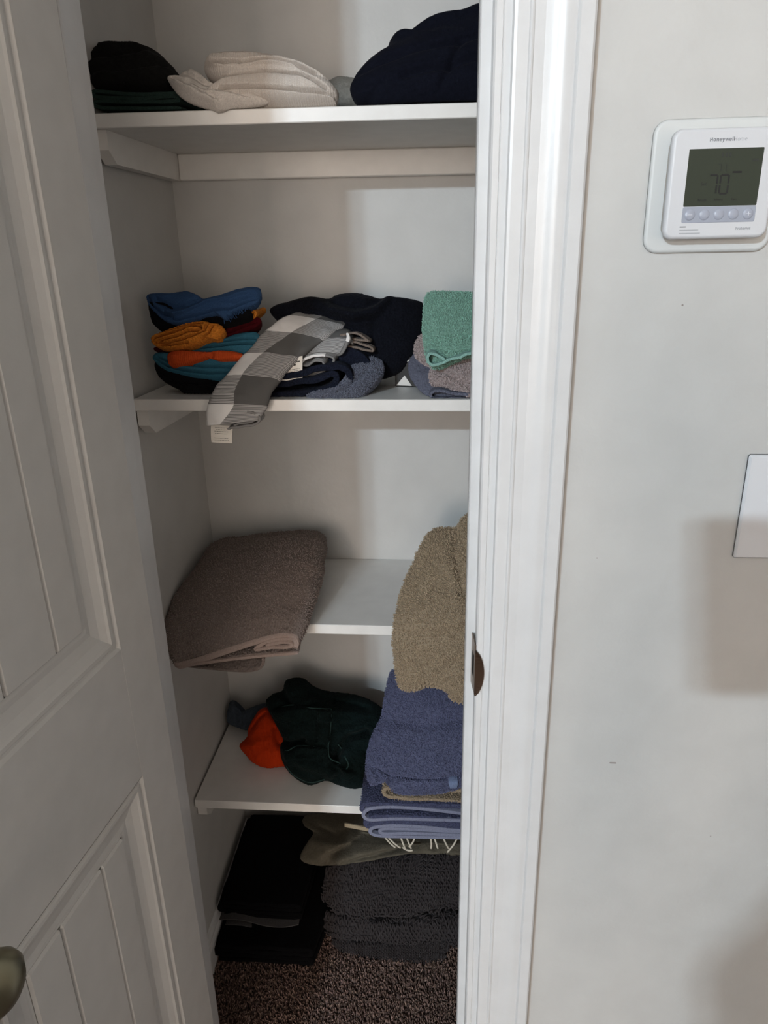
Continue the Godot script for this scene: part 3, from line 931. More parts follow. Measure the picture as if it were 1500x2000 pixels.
func build_top_shelf() -> void:
	rest_y = S1
	# dark bundle on folded dark green cloth
	var blackish := cloth("black_soft", Color8(30, 30, 30), "soft")
	var green := cloth("dark_green", Color8(44, 60, 56), "weave")
	var t := thing("folded_cloth", "dark green cloth folded flat under the black bundle on the top shelf", "cloth")
	put("cloth", roll([[352, 181], [270, 184], [205, 178], [184, 177], [181, 184], [192, 190], [270, 192], [335, 188], [348, 192], [340, 197], [270, 199], [200, 197], [183, 200], [184, 207], [205, 211], [280, 211], [354, 210]], -0.345, 0.2, 0.0052, {"wr": 0.0015, "seed": 2.0, "shift": Vector3(0.0, 0.004, 0)}), green, t)
	t = thing("cloth_bundle", "black frayed cloth bundle lying on folded dark green cloth", "cloth")
	var h := heap({"out": [[178, 158], [172, 140], [178, 119], [200, 104], [250, 101], [305, 107], [333, 128], [352, 152], [345, 163], [300, 172], [240, 174], [190, 172]], "zb": -0.36, "zt": -0.42, "front": 0.035, "back": 0.05, "wr": 0.006, "wf": 16.0, "stretch": Vector3(0.4, 1.6, 1), "seed": 4.0, "rag": 1.2,
		"creases": [[0.008, 4.0, [[180, 158], [250, 160], [330, 150]]], [0.006, 5.0, [[185, 135], [240, 140], [300, 128]]], [-0.006, 6.0, [[215, 120], [280, 118], [318, 145]]]]})
	soft("bundle", t, h, blackish)
	for k in 5:
		var x := 205.0 + k * 14.0
		put("loose_thread", tube_mesh([h.on(x, 108), P(x - 3, 101, -0.40), P(x + (4 if k % 2 == 0 else -5), 95 - (k * 7) % 6, -0.395)], 0.0005, 5), blackish, t)
	# white cloths
	var white := cloth("white_waffle", Color8(240, 230, 220), "waffle")
	t = thing("folded_cloth", "thick cream white cloth folded over itself on the top shelf", "cloth")
	h = heap({"out": [[400, 142], [404, 131], [425, 123], [460, 121], [520, 125], [580, 138], [630, 158], [658, 178], [660, 190], [648, 198], [652, 204], [560, 207], [470, 207], [420, 206], [400, 196], [420, 180], [430, 168], [408, 152]], "zs": [[208, -0.33], [190, -0.335], [120, -0.385]], "front": 0.03, "back": 0.05, "wr": 0.003, "wf": 14.0, "seed": 6.0, "p": 5.0, "nt": 260, "nr": 60, "centre": [530, 166],
		"creases": [[0.02, 2.2, [[402, 141], [420, 148], [450, 154], [480, 156]]], [0.014, 2.0, [[480, 156], [530, 152], [580, 158], [622, 172]]], [0.018, 2.2, [[432, 170], [455, 174], [520, 168], [590, 172], [640, 190]]], [0.012, 1.8, [[440, 196], [520, 194], [600, 198], [650, 199]]], [-0.006, 10.0, [[420, 134], [500, 138], [600, 158]]]],
		"steps": [[0.008, 2.5, [[640, 172], [590, 163], [530, 158], [480, 160], [430, 156], [402, 142]]]]})
	soft("cloth", t, h, white)
	t = thing("thin_cloth", "thin white gauzy cloth with its corner drooping over the top shelf edge", "cloth")
	var thin := cloth("white_thin", Color8(222, 214, 206), "weave")
	h = heap({"out": [[327, 153], [346, 152], [362, 141], [380, 142], [400, 162], [450, 178], [520, 190], [522, 203], [480, 209], [455, 212], [428, 218], [412, 214], [370, 200], [345, 182]], "zb": -0.312, "zt": -0.37, "front": 0.016, "back": 0.014, "wr": 0.005, "wf": 20.0, "seed": 8.0,
		"steps": [[0.007, 3.0, [[330, 156], [370, 178], [420, 196], [470, 200]]]], "creases": [[0.005, 4.0, [[340, 160], [380, 185], [425, 205]]], [0.006, 4.0, [[365, 150], [400, 175], [450, 190]]], [-0.005, 5.0, [[350, 172], [400, 200], [428, 214]]]]})
	soft("cloth", t, h, thin)
	# navy garment
	t = thing("folded_garment", "dark navy garment heaped beside the door jamb on the top shelf", "clothing")
	h = heap({"out": [[684, 182], [690, 160], [714, 131], [752, 107], [761, 89], [786, 88], [830, 62], [862, 48], [900, 43], [935, 29], [1000, 20], [1090, 40], [1100, 203], [1000, 209], [930, 211], [870, 211], [800, 212], [738, 210], [722, 203], [700, 201]], "zb": -0.325, "zt": -0.46, "front": 0.05, "back": 0.07, "wr": 0.007, "wf": 11.0, "stretch": Vector3(0.6, 1.3, 1), "seed": 12.0, "wall": 1,
		"creases": [[0.01, 7.0, [[700, 165], [770, 150], [860, 138], [935, 118]]], [0.008, 5.0, [[790, 185], [860, 175], [935, 160]]], [-0.008, 9.0, [[770, 95], [850, 80], [935, 60]]], [0.007, 6.0, [[860, 200], [880, 170], [900, 130]]]]})
	soft("garment", t, h, cloth("navy_cotton", Color8(20, 22, 32), "soft"))
	# grey cloth further back
	t = thing("rolled_cloth", "small grey cloth at the back between the white cloth and the navy garment", "cloth")
	h = heap({"out": [[630, 170], [655, 158], [680, 156], [720, 165], [725, 196], [700, 206], [655, 206], [632, 195]], "zb": -0.50, "zt": -0.55, "front": 0.02, "back": 0.03, "wr": 0.004, "seed": 14.0})
	soft("cloth", t, h, cloth("grey_soft", Color8(152, 148, 140), "soft"))

func fringe(parent: Node, a: Vector3, b: Vector3, n: int, len_m: float, m: Material, dir: Vector3, sd: int) -> void:
	var rng := RandomNumberGenerator.new(); rng.seed = sd
	var st := SurfaceTool.new(); st.begin(Mesh.PRIMITIVE_TRIANGLES)
	for k in n:
		var p := a.lerp(b, (k + rng.randf()) / n)
		var d := (dir + Vector3(rng.randfn(), rng.randfn(), rng.randfn()) * 0.4).normalized()
		var L := len_m * rng.randf_range(0.5, 1.2)
		var q := p + d * L * 0.5 + Vector3(rng.randfn(), rng.randfn(), rng.randfn()) * L * 0.12
		st.append_from(tube_mesh([p - d * 0.002, q, p + d * L - Vector3(0, L * 0.25, 0)], 0.0006, 4), 0, Transform3D.IDENTITY)
	var o := put("fringe", st.commit(), m, parent); o.set_meta("kind", "stuff")

func build_second_shelf() -> void:
	rest_y = S2
	var z := -0.372
	var black := cloth("black_weave", Color8(20, 20, 23), "weave")
	var blue := cloth("blue_weave", Color8(56, 84, 124), "weave")
	var orange := cloth("orange_terry", Color8(244, 150, 58), "terry")
	var red := cloth("red_orange", Color8(228, 92, 44), "waffle")
	var teal := cloth("teal_weave", Color8(56, 108, 130), "weave")
	var maroon := cloth("maroon", Color8(70, 16, 22), "soft")
	var g := "washcloths stacked against the closet side wall"
	var z2 := -0.37
	var h: Heap
	var t := thing("washcloth", "black cloth at the bottom of the washcloth stack", "washcloth", Vector3.ZERO, g)
	soft("cloth", t, heap({"out": [[303, 708], [330, 726], [400, 742], [480, 742], [485, 764], [400, 766], [354, 764], [352, 754], [326, 748], [308, 732]], "zs": [[766, -0.362], [710, -0.375]], "front": 0.012, "back": 0.07, "wr": 0.003, "seed": 21.0, "p": 4.0, "creases": [[0.006, 2.0, [[308, 726], [350, 750], [420, 756], [480, 752]]]]}), black)
	t = thing("washcloth", "teal blue cloth folded beneath the red-orange cloth", "washcloth", Vector3.ZERO, g)
	soft("cloth", t, heap({"out": [[299, 697], [306, 690], [330, 690], [400, 700], [480, 698], [484, 742], [450, 748], [400, 742], [345, 732], [320, 722], [302, 706]], "zs": [[748, -0.358], [690, -0.372]], "front": 0.014, "back": 0.075, "wr": 0.003, "seed": 22.0, "p": 4.0, "nt": 220,
		"creases": [[0.008, 1.8, [[302, 702], [330, 718], [360, 727], [410, 733], [480, 733]]], [0.006, 1.8, [[310, 700], [340, 714], [400, 721], [480, 721]]]]}), teal)
	t = thing("washcloth", "teal blue cloth folded above the red-orange cloth", "washcloth", Vector3.ZERO, g)
	soft("cloth", t, heap({"out": [[362, 690], [376, 679], [410, 672], [440, 662], [470, 652], [505, 652], [510, 692], [440, 696], [400, 697]], "zs": [[697, -0.372], [652, -0.386]], "front": 0.012, "back": 0.06, "wr": 0.003, "seed": 25.0, "p": 4.0, "creases": [[0.008, 1.8, [[372, 686], [410, 682], [450, 678], [505, 674]]], [0.006, 1.8, [[430, 672], [460, 668], [505, 664]]]]}), teal)
	t = thing("washcloth", "red-orange cloth with fine ribs between two teal cloths", "washcloth", Vector3.ZERO, g)
	soft("cloth", t, heap({"out": [[327, 700], [331, 690], [350, 686], [385, 689], [412, 690], [435, 686], [470, 690], [480, 702], [440, 708], [424, 706], [414, 702], [404, 706], [375, 714], [345, 718], [331, 713]], "zs": [[718, -0.354], [686, -0.364]], "front": 0.012, "back": 0.06, "wr": 0.002, "seed": 24.0, "p": 4.0, "creases": [[-0.003, 8.0, [[340, 702], [400, 698]]], [0.006, 4.0, [[415, 704], [418, 696]]]]}), red)
	t = thing("washcloth", "dark maroon cloth tucked between the orange and teal washcloths", "washcloth", Vector3.ZERO, g)
	soft("cloth", t, heap({"out": [[300, 680], [330, 684], [390, 676], [430, 660], [440, 645], [470, 634], [500, 620], [511, 628], [500, 640], [470, 655], [440, 664], [400, 680], [350, 690], [310, 688]], "zs": [[690, -0.378], [620, -0.40]], "front": 0.010, "back": 0.05, "wr": 0.003, "seed": 27.0, "creases": [[0.006, 2.0, [[430, 660], [470, 645], [500, 630]]]]}), maroon)
	t = thing("washcloth", "bright orange terry washcloth rolled in many layers", "washcloth", Vector3.ZERO, g)
	soft("cloth", t, heap({"out": [[296, 666], [299, 657], [320, 649], [350, 638], [376, 631], [402, 629], [416, 633], [428, 634], [438, 643], [434, 655], [426, 664], [408, 664], [390, 672], [360, 680], [328, 682], [303, 675]], "zs": [[682, -0.355], [629, -0.366]], "front": 0.013, "back": 0.06, "wr": 0.0015, "seed": 28.0, "fine": 0.0008, "p": 4.5, "nt": 300, "nr": 64, "rag": 1.0, "centre": [362, 656],
		"creases": [[0.0135, 1.8, [[304, 665], [325, 657], [350, 648], [376, 640], [394, 640], [398, 646], [390, 650], [370, 652], [350, 661], [328, 666], [312, 669]]], [0.0135, 1.8, [[302, 671], [330, 673], [360, 667], [385, 658], [404, 650], [408, 640]]], [0.0105, 1.7, [[312, 655], [345, 644], [372, 636], [398, 634]]], [0.0105, 1.7, [[315, 662], [345, 653], [365, 646]]], [0.0120, 1.9, [[398, 664], [412, 654], [418, 640]]], [0.0105, 1.7, [[306, 676], [335, 677], [370, 672]]]]}), orange)
	put("corner", roll([[456, 636], [474, 624], [490, 612], [497, 610], [496, 618], [480, 630], [462, 640]], z - 0.02, 0.07, 0.005, {"seed": 30.0, "fine": 0.0008}), orange, t)
	t = thing("washcloth", "black cloth between the blue cloth and the orange washcloth", "washcloth", Vector3.ZERO, g)
	soft("cloth", t, heap({"out": [[290, 594], [300, 590], [400, 600], [470, 600], [492, 612], [470, 626], [440, 634], [400, 630], [360, 638], [320, 645], [300, 634], [293, 614]], "zs": [[645, -0.368], [590, -0.376]], "front": 0.008, "back": 0.07, "wr": 0.003, "seed": 31.0, "p": 4.0}), black)
	t = thing("washcloth", "blue woven cloth with a frayed fringe on top of the washcloth stack", "washcloth", Vector3.ZERO, g)
	h = heap({"out": [[286, 579], [300, 574], [330, 574], [352, 571], [366, 570], [385, 577], [405, 589], [422, 590], [450, 581], [480, 570], [503, 562], [510, 572], [506, 588], [490, 598], [470, 606], [452, 618], [440, 624], [425, 617], [400, 620], [375, 628], [345, 633], [322, 626], [304, 612], [292, 598]], "zs": [[633, -0.356], [600, -0.37], [562, -0.40]], "front": 0.012, "back": 0.05, "wr": 0.003, "wf": 16.0, "seed": 32.0, "p": 4.0, "nt": 300, "nr": 60, "rag": 0.8,
		"creases": [[0.012, 2.5, [[290, 580], [300, 600], [318, 616], [340, 622]]], [0.006, 1.6, [[318, 622], [350, 628], [385, 620], [420, 610], [450, 608], [500, 586]]], [0.008, 6.0, [[310, 590], [340, 606], [365, 604], [395, 592]]]],
		"steps": [[0.009, 2.0, [[503, 572], [450, 590], [415, 596], [385, 608], [365, 618], [340, 622]]]]})
	soft("cloth", t, h, blue)
	fringe(t, h.on(505, 572, -0.002), h.on(452, 612, -0.002), 60, 0.010, blue, Vector3(0.55, -0.6, 0.5), 4)
	fringe(t, h.on(500, 585, -0.002), h.on(440, 620, -0.002), 50, 0.009, blue, Vector3(0.4, -0.8, 0.4), 5)

	# navy towels under and behind the checked ones
	var h0: Heap
	var navy := cloth("navy_terry", Color8(32, 36, 50), "terry")
	var slate := cloth("slate_terry", Color8(108, 112, 126), "terry")
	t = thing("folded_towel", "dark navy towel folded in a roll beneath the checked dish towels", "towel")
	var m := roll([[520, 772], [560, 771], [610, 768], [640, 760], [655, 746], [655, 733], [640, 733], [610, 742], [560, 749], [520, 748], [520, 736], [570, 733], [620, 722], [655, 716], [677, 726], [683, 748], [672, 766], [640, 777], [590, 781], [520, 781]], -0.342, 0.2, 0.010, {"seed": 41.0, "wr": 0.003, "fine": 0.0006})
	put("towel", m, navy, t)
	m = roll([[640, 712], [665, 698], [690, 700], [707, 718], [700, 740]], -0.38, 0.14, 0.03, {"seed": 42.0, "fine": 0.0006})
	put("towel", m, navy, t)
	t = thing("folded_towel", "slate grey terry towel end curling beside the rolled navy towel", "towel")
	h0 = heap({"out": [[600, 772], [640, 770], [672, 742], [690, 712], [712, 696], [735, 700], [748, 714], [744, 732], [728, 750], [712, 766], [692, 782], [660, 787], [620, 788]], "zs": [[790, -0.334], [740, -0.352], [690, -0.42]], "front": 0.014, "back": 0.05, "wr": 0.004, "wf": 20.0, "seed": 43.0, "fine": 0.001, "centre": [690, 755], "creases": [[0.008, 5.0, [[640, 782], [680, 762], [720, 728]]]]})
	put("towel", h0.mesh, slate, t)
	pile(h0.mesh, 7000, 0.0035, 0.0014, pile_mat("slate_pile", Color8(108, 112, 126)), t, 43)
	t = thing("folded_towel", "large dark navy towel draped over the heap behind the checked dish towels", "towel")
	h = heap({"out": [[533, 618], [531, 602], [562, 592], [602, 582], [640, 586], [662, 577], [700, 574], [745, 585], [770, 583], [815, 588], [828, 600], [828, 640], [820, 678], [802, 705], [780, 728], [740, 740], [690, 730], [640, 700], [580, 660]], "zb": -0.43, "zt": -0.5, "front": 0.055, "back": 0.06, "wr": 0.004, "wf": 12.0, "seed": 44.0, "fine": 0.0005, "wall": 1, "fn": Vector3(0, 0.3, 0.95),
		"creases": [[0.014, 8.0, [[645, 600], [690, 612], [720, 612], [745, 598]]], [-0.010, 7.0, [[660, 620], [700, 632], [740, 620], [765, 592], [790, 588]]], [-0.008, 8.0, [[545, 604], [610, 592], [650, 605]]], [0.009, 6.0, [[735, 640], [735, 680], [735, 720]]], [0.008, 8.0, [[620, 630], [690, 645], [740, 638]]]],
		"steps": [[0.01, 4.0, [[770, 590], [745, 628], [700, 640], [640, 622]]]]})
	soft("towel", t, h, cloth("navy_dark", Color8(24, 26, 34), "terry"))

	# checked dish towels
	var plaid := StandardMaterial3D.new()
	plaid.albedo_texture = tex.plaid; plaid.roughness = 1.0; plaid.metallic_specular = 0.1
	plaid.uv1_scale = Vector3(7.2, 9.5, 1); plaid.uv1_offset = Vector3(0.43, 0.2, 0)
	mats["plaid"] = plaid
	var g2 := "checked dish towels"
	t = thing("dish_towel", "grey and white checked dish towel hanging over the shelf edge", "dish towel", Vector3.ZERO, g2)
	# left and right edges from the hanging end up to the heap
	var eL := [[401, 832, -0.292], [402, 795, -0.296], [420, 755, -0.308], [460, 708, -0.345], [498, 665, -0.375], [535, 630, -0.405], [570, 612, -0.44], [600, 604, -0.5]]
	var eR := [[503, 822, -0.285], [521, 796, -0.288], [532, 762, -0.302], [566, 712, -0.335], [612, 674, -0.365], [655, 646, -0.395], [690, 628, -0.44], [700, 618, -0.5]]
	var cs := [[0.30, -0.014], [0.55, -0.0165], [0.85, -0.0155], [0.97, -0.008], [0.93, -0.001], [0.75, 0.001], [0.5, 0.0035], [0.25, 0.003], [0.06, 0.0], [0.0, -0.010], [0.08, -0.021], [0.4, -0.025], [0.8, -0.024]]
	var secs := []
	for k in eL.size():
		var L := P(eL[k][0], eL[k][1], eL[k][2]); var R := P(eR[k][0], eR[k][1], eR[k][2])
		var kk := mini(k + 1, eL.size() - 1); var k0 := maxi(k - 1, 0)
		var al := (P(eL[kk][0], eL[kk][1], eL[kk][2]) - P(eL[k0][0], eL[k0][1], eL[k0][2]))
		var n := (R - L).cross(al).normalized()
		if n.z < 0: n = -n
		var s := []
		for c in cs: s.append(L.lerp(R, c[0]) + n * c[1])
		secs.append(s)
	put("towel", fold_mesh(secs, 0.0036, {"wr": 0.003, "wf": 26.0, "nw": 60, "seed": 50.0, "fine": 0.0003}), plaid, t)
	put("towel", roll([[436, 804], [456, 813], [474, 805], [494, 806], [506, 816], [498, 829], [472, 833], [444, 838]], -0.286, 0.03, 0.0036, {"seed": 50.5, "wr": 0.0025, "wf": 60.0}), plaid, t)
	put("towel", roll([[448, 812], [466, 820], [486, 814], [498, 818], [486, 826], [456, 830]], -0.287, 0.028, 0.003, {"seed": 50.7, "wr": 0.0025, "wf": 60.0}), plaid, t)
	tagged(t, [[412, 829], [455, 832], [453, 866], [413, 864]], -0.301, 7)
	t = thing("dish_towel", "grey checked dish towel rolled with a white care label beside the hanging one", "dish towel", Vector3.ZERO, g2)
	put("towel", roll([[545, 741], [585, 733], [615, 727], [632, 716], [630, 706], [615, 705], [602, 714], [588, 712], [596, 700], [625, 694], [648, 698], [650, 708], [636, 722], [610, 734], [560, 745], [545, 752]], -0.358, 0.1, 0.0042, {"seed": 51.0, "wr": 0.002, "wf": 50.0, "shift": Vector3(0.012, 0.02, 0)}), plaid, t)
	var r1 := at_z([[556, 726], [588, 706], [612, 692], [640, 690], [662, 694], [672, 682], [680, 662], [678, 650]], -0.366)
	var r2 := at_z([[580, 690], [610, 668], [640, 654], [662, 650], [678, 650], [686, 656], [690, 664], [690, 680]], -0.40)
	var r3 := at_z([[600, 662], [625, 646], [650, 640], [668, 642], [680, 648], [688, 656], [692, 664], [694, 676]], -0.46)
	put("towel", fold_mesh([r1, r2, r3], 0.006, {"seed": 52.0, "wr": 0.002}), plaid, t)
	tagged(t, [[550, 703], [591, 695], [591, 740], [549, 746]], -0.352, 9)
	t = thing("dish_towel", "taupe dish towel folded end peeking out under the navy towel", "dish towel", Vector3.ZERO, g2)
	var taupe := cloth("taupe_weave", Color8(146, 132, 122), "waffle")
	put("towel", roll([[662, 690], [668, 676], [690, 678], [726, 686], [722, 678], [690, 668], [668, 666], [690, 662], [722, 668], [712, 660], [690, 652], [664, 656]], -0.385, 0.09, 0.0035, {"seed": 53.0, "wr": 0.0025, "wf": 40.0}), taupe, t)

	# right end: green towel on mauve and slate towels, small carton
	var mauve := cloth("mauve_terry", Color8(178, 164, 162), "terry")
	var sl2 := cloth("slate_blue_terry", Color8(114, 117, 134), "terry")
	t = thing("folded_towel", "slate blue towel folded flat under the mauve towel", "towel")
	h = heap({"out": [[797, 722], [801, 700], [815, 688], [835, 700], [850, 735], [880, 755], [960, 765], [1060, 770], [1060, 782], [912, 782], [850, 783], [828, 770], [806, 746]], "zb": -0.34, "zt": -0.42, "front": 0.010, "back": 0.03, "wr": 0.003, "seed": 55.0, "fine": 0.0006, "wall": 1})
	put("towel", h.mesh, sl2, t)
	put("towel", roll([[1060, 768], [905, 771], [868, 764], [849, 764], [842, 772], [850, 779], [880, 780], [1060, 781]], -0.327, 0.12, 0.0048, {"seed": 56.0, "fine": 0.0005}), sl2, t)
	t = thing("folded_towel", "mauve grey terry towel between the green and slate towels", "towel")
	h = heap({"out": [[811, 692], [813, 668], [826, 655], [860, 660], [930, 650], [1060, 640], [1060, 775], [935, 782], [915, 778], [902, 767], [870, 757], [846, 752], [839, 735], [842, 716], [826, 708]], "zb": -0.326, "zt": -0.44, "front": 0.022, "back": 0.05, "wr": 0.005, "wf": 18.0, "seed": 57.0, "fine": 0.001, "wall": 1,
		"creases": [[0.01, 6.0, [[840, 725], [870, 735], [905, 752], [930, 775]]], [0.006, 5.0, [[850, 750], [880, 752], [905, 765]]]]})
	put("towel", h.mesh, mauve, t)
	pile(h.mesh, 9000, 0.004, 0.0015, pile_mat("mauve_pile", Color8(178, 164, 162)), t, 57)
	t = thing("folded_towel", "sea green terry hand towel folded on the mauve towel", "towel")
	var sea := cloth("sea_terry", Color8(142, 184, 168), "terry")
	h = heap({"out": [[826, 640], [829, 592], [836, 573], [865, 570], [925, 572], [1060, 575], [1060, 685], [925, 694], [890, 704], [862, 716], [846, 718], [833, 700], [828, 670]], "zb": -0.336, "zt": -0.44, "front": 0.012, "back": 0.04, "wr": 0.003, "wf": 16.0, "seed": 58.0, "fine": 0.0008, "wall": 1, "p": 5.0,
		"creases": [[0.003, 2.5, [[834, 662], [880, 660], [1000, 656]]], [0.003, 2.5, [[836, 672], [880, 668], [1000, 664]]], [0.006, 3.0, [[850, 690], [900, 690], [1000, 680]]]]})
	put("towel", h.mesh, sea, t)
	pile(h.mesh, 9000, 0.0035, 0.0013, pile_mat("sea_pile", Color8(142, 184, 168)), t, 58)
	put("hem", roll([[870, 702], [858, 697], [850, 692], [840, 690], [835, 698], [838, 709], [848, 714], [862, 710], [875, 704], [900, 697], [930, 690], [1040, 684]], -0.322, 0.05, 0.0042, {"seed": 59.0, "fine": 0.0004, "wr": 0.002, "wf": 50.0}), cloth("sea_flat", Color8(148, 190, 180), "weave"), t)
	# carton
	var cz := -0.435
	var c0 := P(778, 757, cz)
	t = thing("carton", "small black carton with a white triangle standing behind the slate towel", "box", Vector3(c0.x + 0.014, S2 + 0.0005, cz - 0.02))
	t.rotation.y = -0.25
	put("body", box_mesh(Vector3(-0.015, 0, -0.02), Vector3(0.024, 0.05, 0.02), 0.0008), plain("carton_black", Color8(24, 23, 22), 0.5), t)
	var st := tool()
	for p in [Vector3(-0.013, 0.0015, 0.0204), Vector3(0.002, 0.019, 0.0204), Vector3(0.015, 0.0015, 0.0204)]: st.add_vertex(p)
	put("printed_triangle", done(st), plain("carton_white", Color8(215, 213, 208), 0.6), t)
	put("edge", tube_mesh([Vector3(-0.015, 0.032, 0.021), Vector3(0.005, 0.042, 0.0212), Vector3(0.024, 0.053, 0.021)], 0.0011, 6), plain("carton_white", Color8(215, 213, 208), 0.6), t)

# a care label: thin white ribbon with lines of print
func tagged(parent: Node, q: Array, z: float, sd: int) -> void:
	var a := P(q[0][0], q[0][1], z); var b := P(q[1][0], q[1][1], z); var c := P(q[2][0], q[2][1], z + 0.006); var d := P(q[3][0], q[3][1], z + 0.006)
	var secs := [[a, a.lerp(b, 0.5) + Vector3(0, 0, 0.001), b], [a.lerp(d, 0.5) + Vector3(0, 0, 0.002), a.lerp(c, 0.5) + Vector3(0, 0, 0.003), b.lerp(c, 0.5) + Vector3(0, 0, 0.002)], [d, d.lerp(c, 0.5) + Vector3(0, 0, 0.001), c]]
	var lab := put("care_label", fold_mesh(secs, 0.0006, {"nw": 8, "wr": 0.0, "round": false}), plain("label_white", Color8(226, 220, 210), 0.8), parent)
	var rng := RandomNumberGenerator.new(); rng.seed = sd
	var ink := plain("label_ink", Color8(40, 38, 38), 0.9)
	var ups := [0.18, 0.3, 0.5, 0.58, 0.8, 0.88] if sd == 9 else [0.12, 0.22, 0.32, 0.44, 0.7, 0.82]
	for k in ups.size():
		var v: float = ups[k]
		var big := sd == 9 and k < 2
		var hw := rng.randf_range(0.22, 0.4)
		var th := 0.05 if big else 0.018
		var pt := func(s: float, w: float) -> Vector3:
			var bow := 4.0 * w * (1.0 - w) * 0.0022 + 4.0 * s * (1.0 - s) * 0.0010
			return a.lerp(b, s).lerp(d.lerp(c, s), w) + Vector3(0, 0, 0.0009 + bow)
		var st := tool()
		var x := 0.5 - hw
		while x < 0.5 + hw:
			var e := minf(x + rng.randf_range(0.03, 0.12), 0.5 + hw)
			quad(st, pt.call(x, v + th), pt.call(e, v + th), pt.call(e, v), pt.call(x, v))
			x = e + 0.025
		put("printed_line", done(st), ink, lab)

func build_third_shelf() -> void:
	rest_y = S3
	var brown := cloth("brown_terry", Color8(150, 137, 131), "terry")
	var hemm := cloth("brown_hem", Color8(176, 158, 150), "weave")
	var t := thing("bath_towel", "dark brown terry bath towel folded and sagging over the shelf edge", "towel")
	# cross-sections from the hanging front end to the back wall; along each: inner roll, right fold, top, left fold, underside
	var f := at_z([[520, 1257], [548, 1252], [567, 1253], [570, 1259], [556, 1262], [530, 1262], [500, 1266], [520, 1252], [552, 1245], [576, 1248], [578, 1262], [582, 1252], [574, 1241], [545, 1240], [500, 1251], [440, 1270], [390, 1286], [352, 1297], [344, 1296], [352, 1299], [430, 1288], [500, 1280], [583, 1273]], -0.262)
	var a := at_z([[530, 1215], [560, 1212], [580, 1215], [584, 1222], [570, 1226], [545, 1226], [520, 1228], [540, 1212], [570, 1208], [592, 1212], [594, 1226], [599, 1214], [590, 1198], [560, 1192], [500, 1198], [440, 1210], [380, 1220], [338, 1226], [327, 1246], [340, 1270], [430, 1258], [510, 1248], [592, 1240]], -0.30)
	var b := at_z([[545, 1150], [570, 1150], [592, 1152], [600, 1158], [590, 1166], [565, 1166], [540, 1170], [555, 1150], [590, 1144], [612, 1148], [616, 1164], [620, 1146], [608, 1122], [570, 1116], [500, 1122], [440, 1134], [385, 1146], [350, 1162], [332, 1192], [346, 1222], [440, 1214], [520, 1208], [610, 1196]], -0.38)
	var c := at_z([[560, 1092], [585, 1090], [606, 1092], [614, 1100], [604, 1108], [580, 1108], [550, 1112], [575, 1090], [604, 1086], [624, 1090], [628, 1106], [632, 1086], [624, 1066], [590, 1060], [520, 1066], [460, 1076], [420, 1088], [390, 1106], [374, 1132], [384, 1156], [460, 1150], [540, 1146], [624, 1136]], -0.48)
	var d := at_z([[560, 1070], [585, 1070], [606, 1072], [612, 1078], [604, 1084], [580, 1086], [550, 1088], [575, 1070], [604, 1064], [620, 1068], [624, 1080], [633, 1060], [626, 1042], [595, 1037], [530, 1043], [475, 1049], [440, 1052], [415, 1062], [405, 1078], [414, 1104], [470, 1104], [550, 1102], [624, 1096]], -0.585)
	var m := fold_mesh([f, a, b, c, d], 0.006, {"wr": 0.004, "wf": 15.0, "nw": 60, "seed": 61.0, "fine": 0.0008, "per": 6})
	put("towel", m, brown, t)
	pile(m, 26000, 0.0035, 0.0013, pile_mat("brown_pile", Color8(150, 137, 131)), t, 61)
	var h1 := []
	for k in f.size(): h1.append(f[k].lerp(a[k], -0.10))
	var h2 := []
	for k in f.size(): h2.append(f[k].lerp(a[k], 0.015))
	put("hem", fold_mesh([h1, h2], 0.0066, {"wr": 0.0, "nw": 3, "hem": 0.6, "per": 6, "seed": 61.0}), hemm, t)
	var fl := [at_z([[349, 1300], [380, 1304], [425, 1309], [470, 1312], [500, 1310], [513, 1300], [515, 1286]], -0.275), at_z([[349, 1278], [380, 1276], [425, 1272], [470, 1270], [500, 1268], [513, 1264], [517, 1258]], -0.31)]
	put("flap", fold_mesh(fl, 0.006, {"wr": 0.002, "seed": 63.0, "fine": 0.0006}), brown, t)

	var tan := cloth("tan_terry", Color8(172, 154, 130), "terry")
	t = thing("bath_towel", "tan terry bath towel slumping over the shelf beside the door jamb", "towel")
	var h := heap({"out": [[767, 1255], [772, 1200], [785, 1150], [805, 1105], [824, 1060], [843, 1037], [865, 1030], [890, 1030], [903, 1012], [930, 1000], [1000, 1000], [1090, 1040], [1100, 1360], [1000, 1382], [905, 1374], [886, 1368], [866, 1346], [830, 1342], [800, 1350], [778, 1338], [771, 1300]], "zs": [[1385, -0.282], [1235, -0.29], [1190, -0.315], [1000, -0.46]], "front": 0.04, "back": 0.012, "wr": 0.006, "wf": 12.0, "seed": 64.0, "fine": 0.0012, "rag": 1.6, "wall": 1, "nt": 240, "nr": 44,
		"creases": [[0.012, 9.0, [[895, 1020], [890, 1090], [905, 1160]]], [0.006, 8.0, [[845, 1050], [870, 1042], [895, 1040]]], [0.006, 10.0, [[775, 1235], [840, 1238], [910, 1228]]], [0.007, 9.0, [[790, 1300], [850, 1296], [910, 1290]]]],
		"steps": [[0.008, 4.0, [[910, 1318], [880, 1330], [868, 1346]]]]})
	put("towel", h.mesh, tan, t)
	pile(h.mesh, 24000, 0.0045, 0.0015, pile_mat("tan_pile", Color8(172, 154, 130)), t, 64)

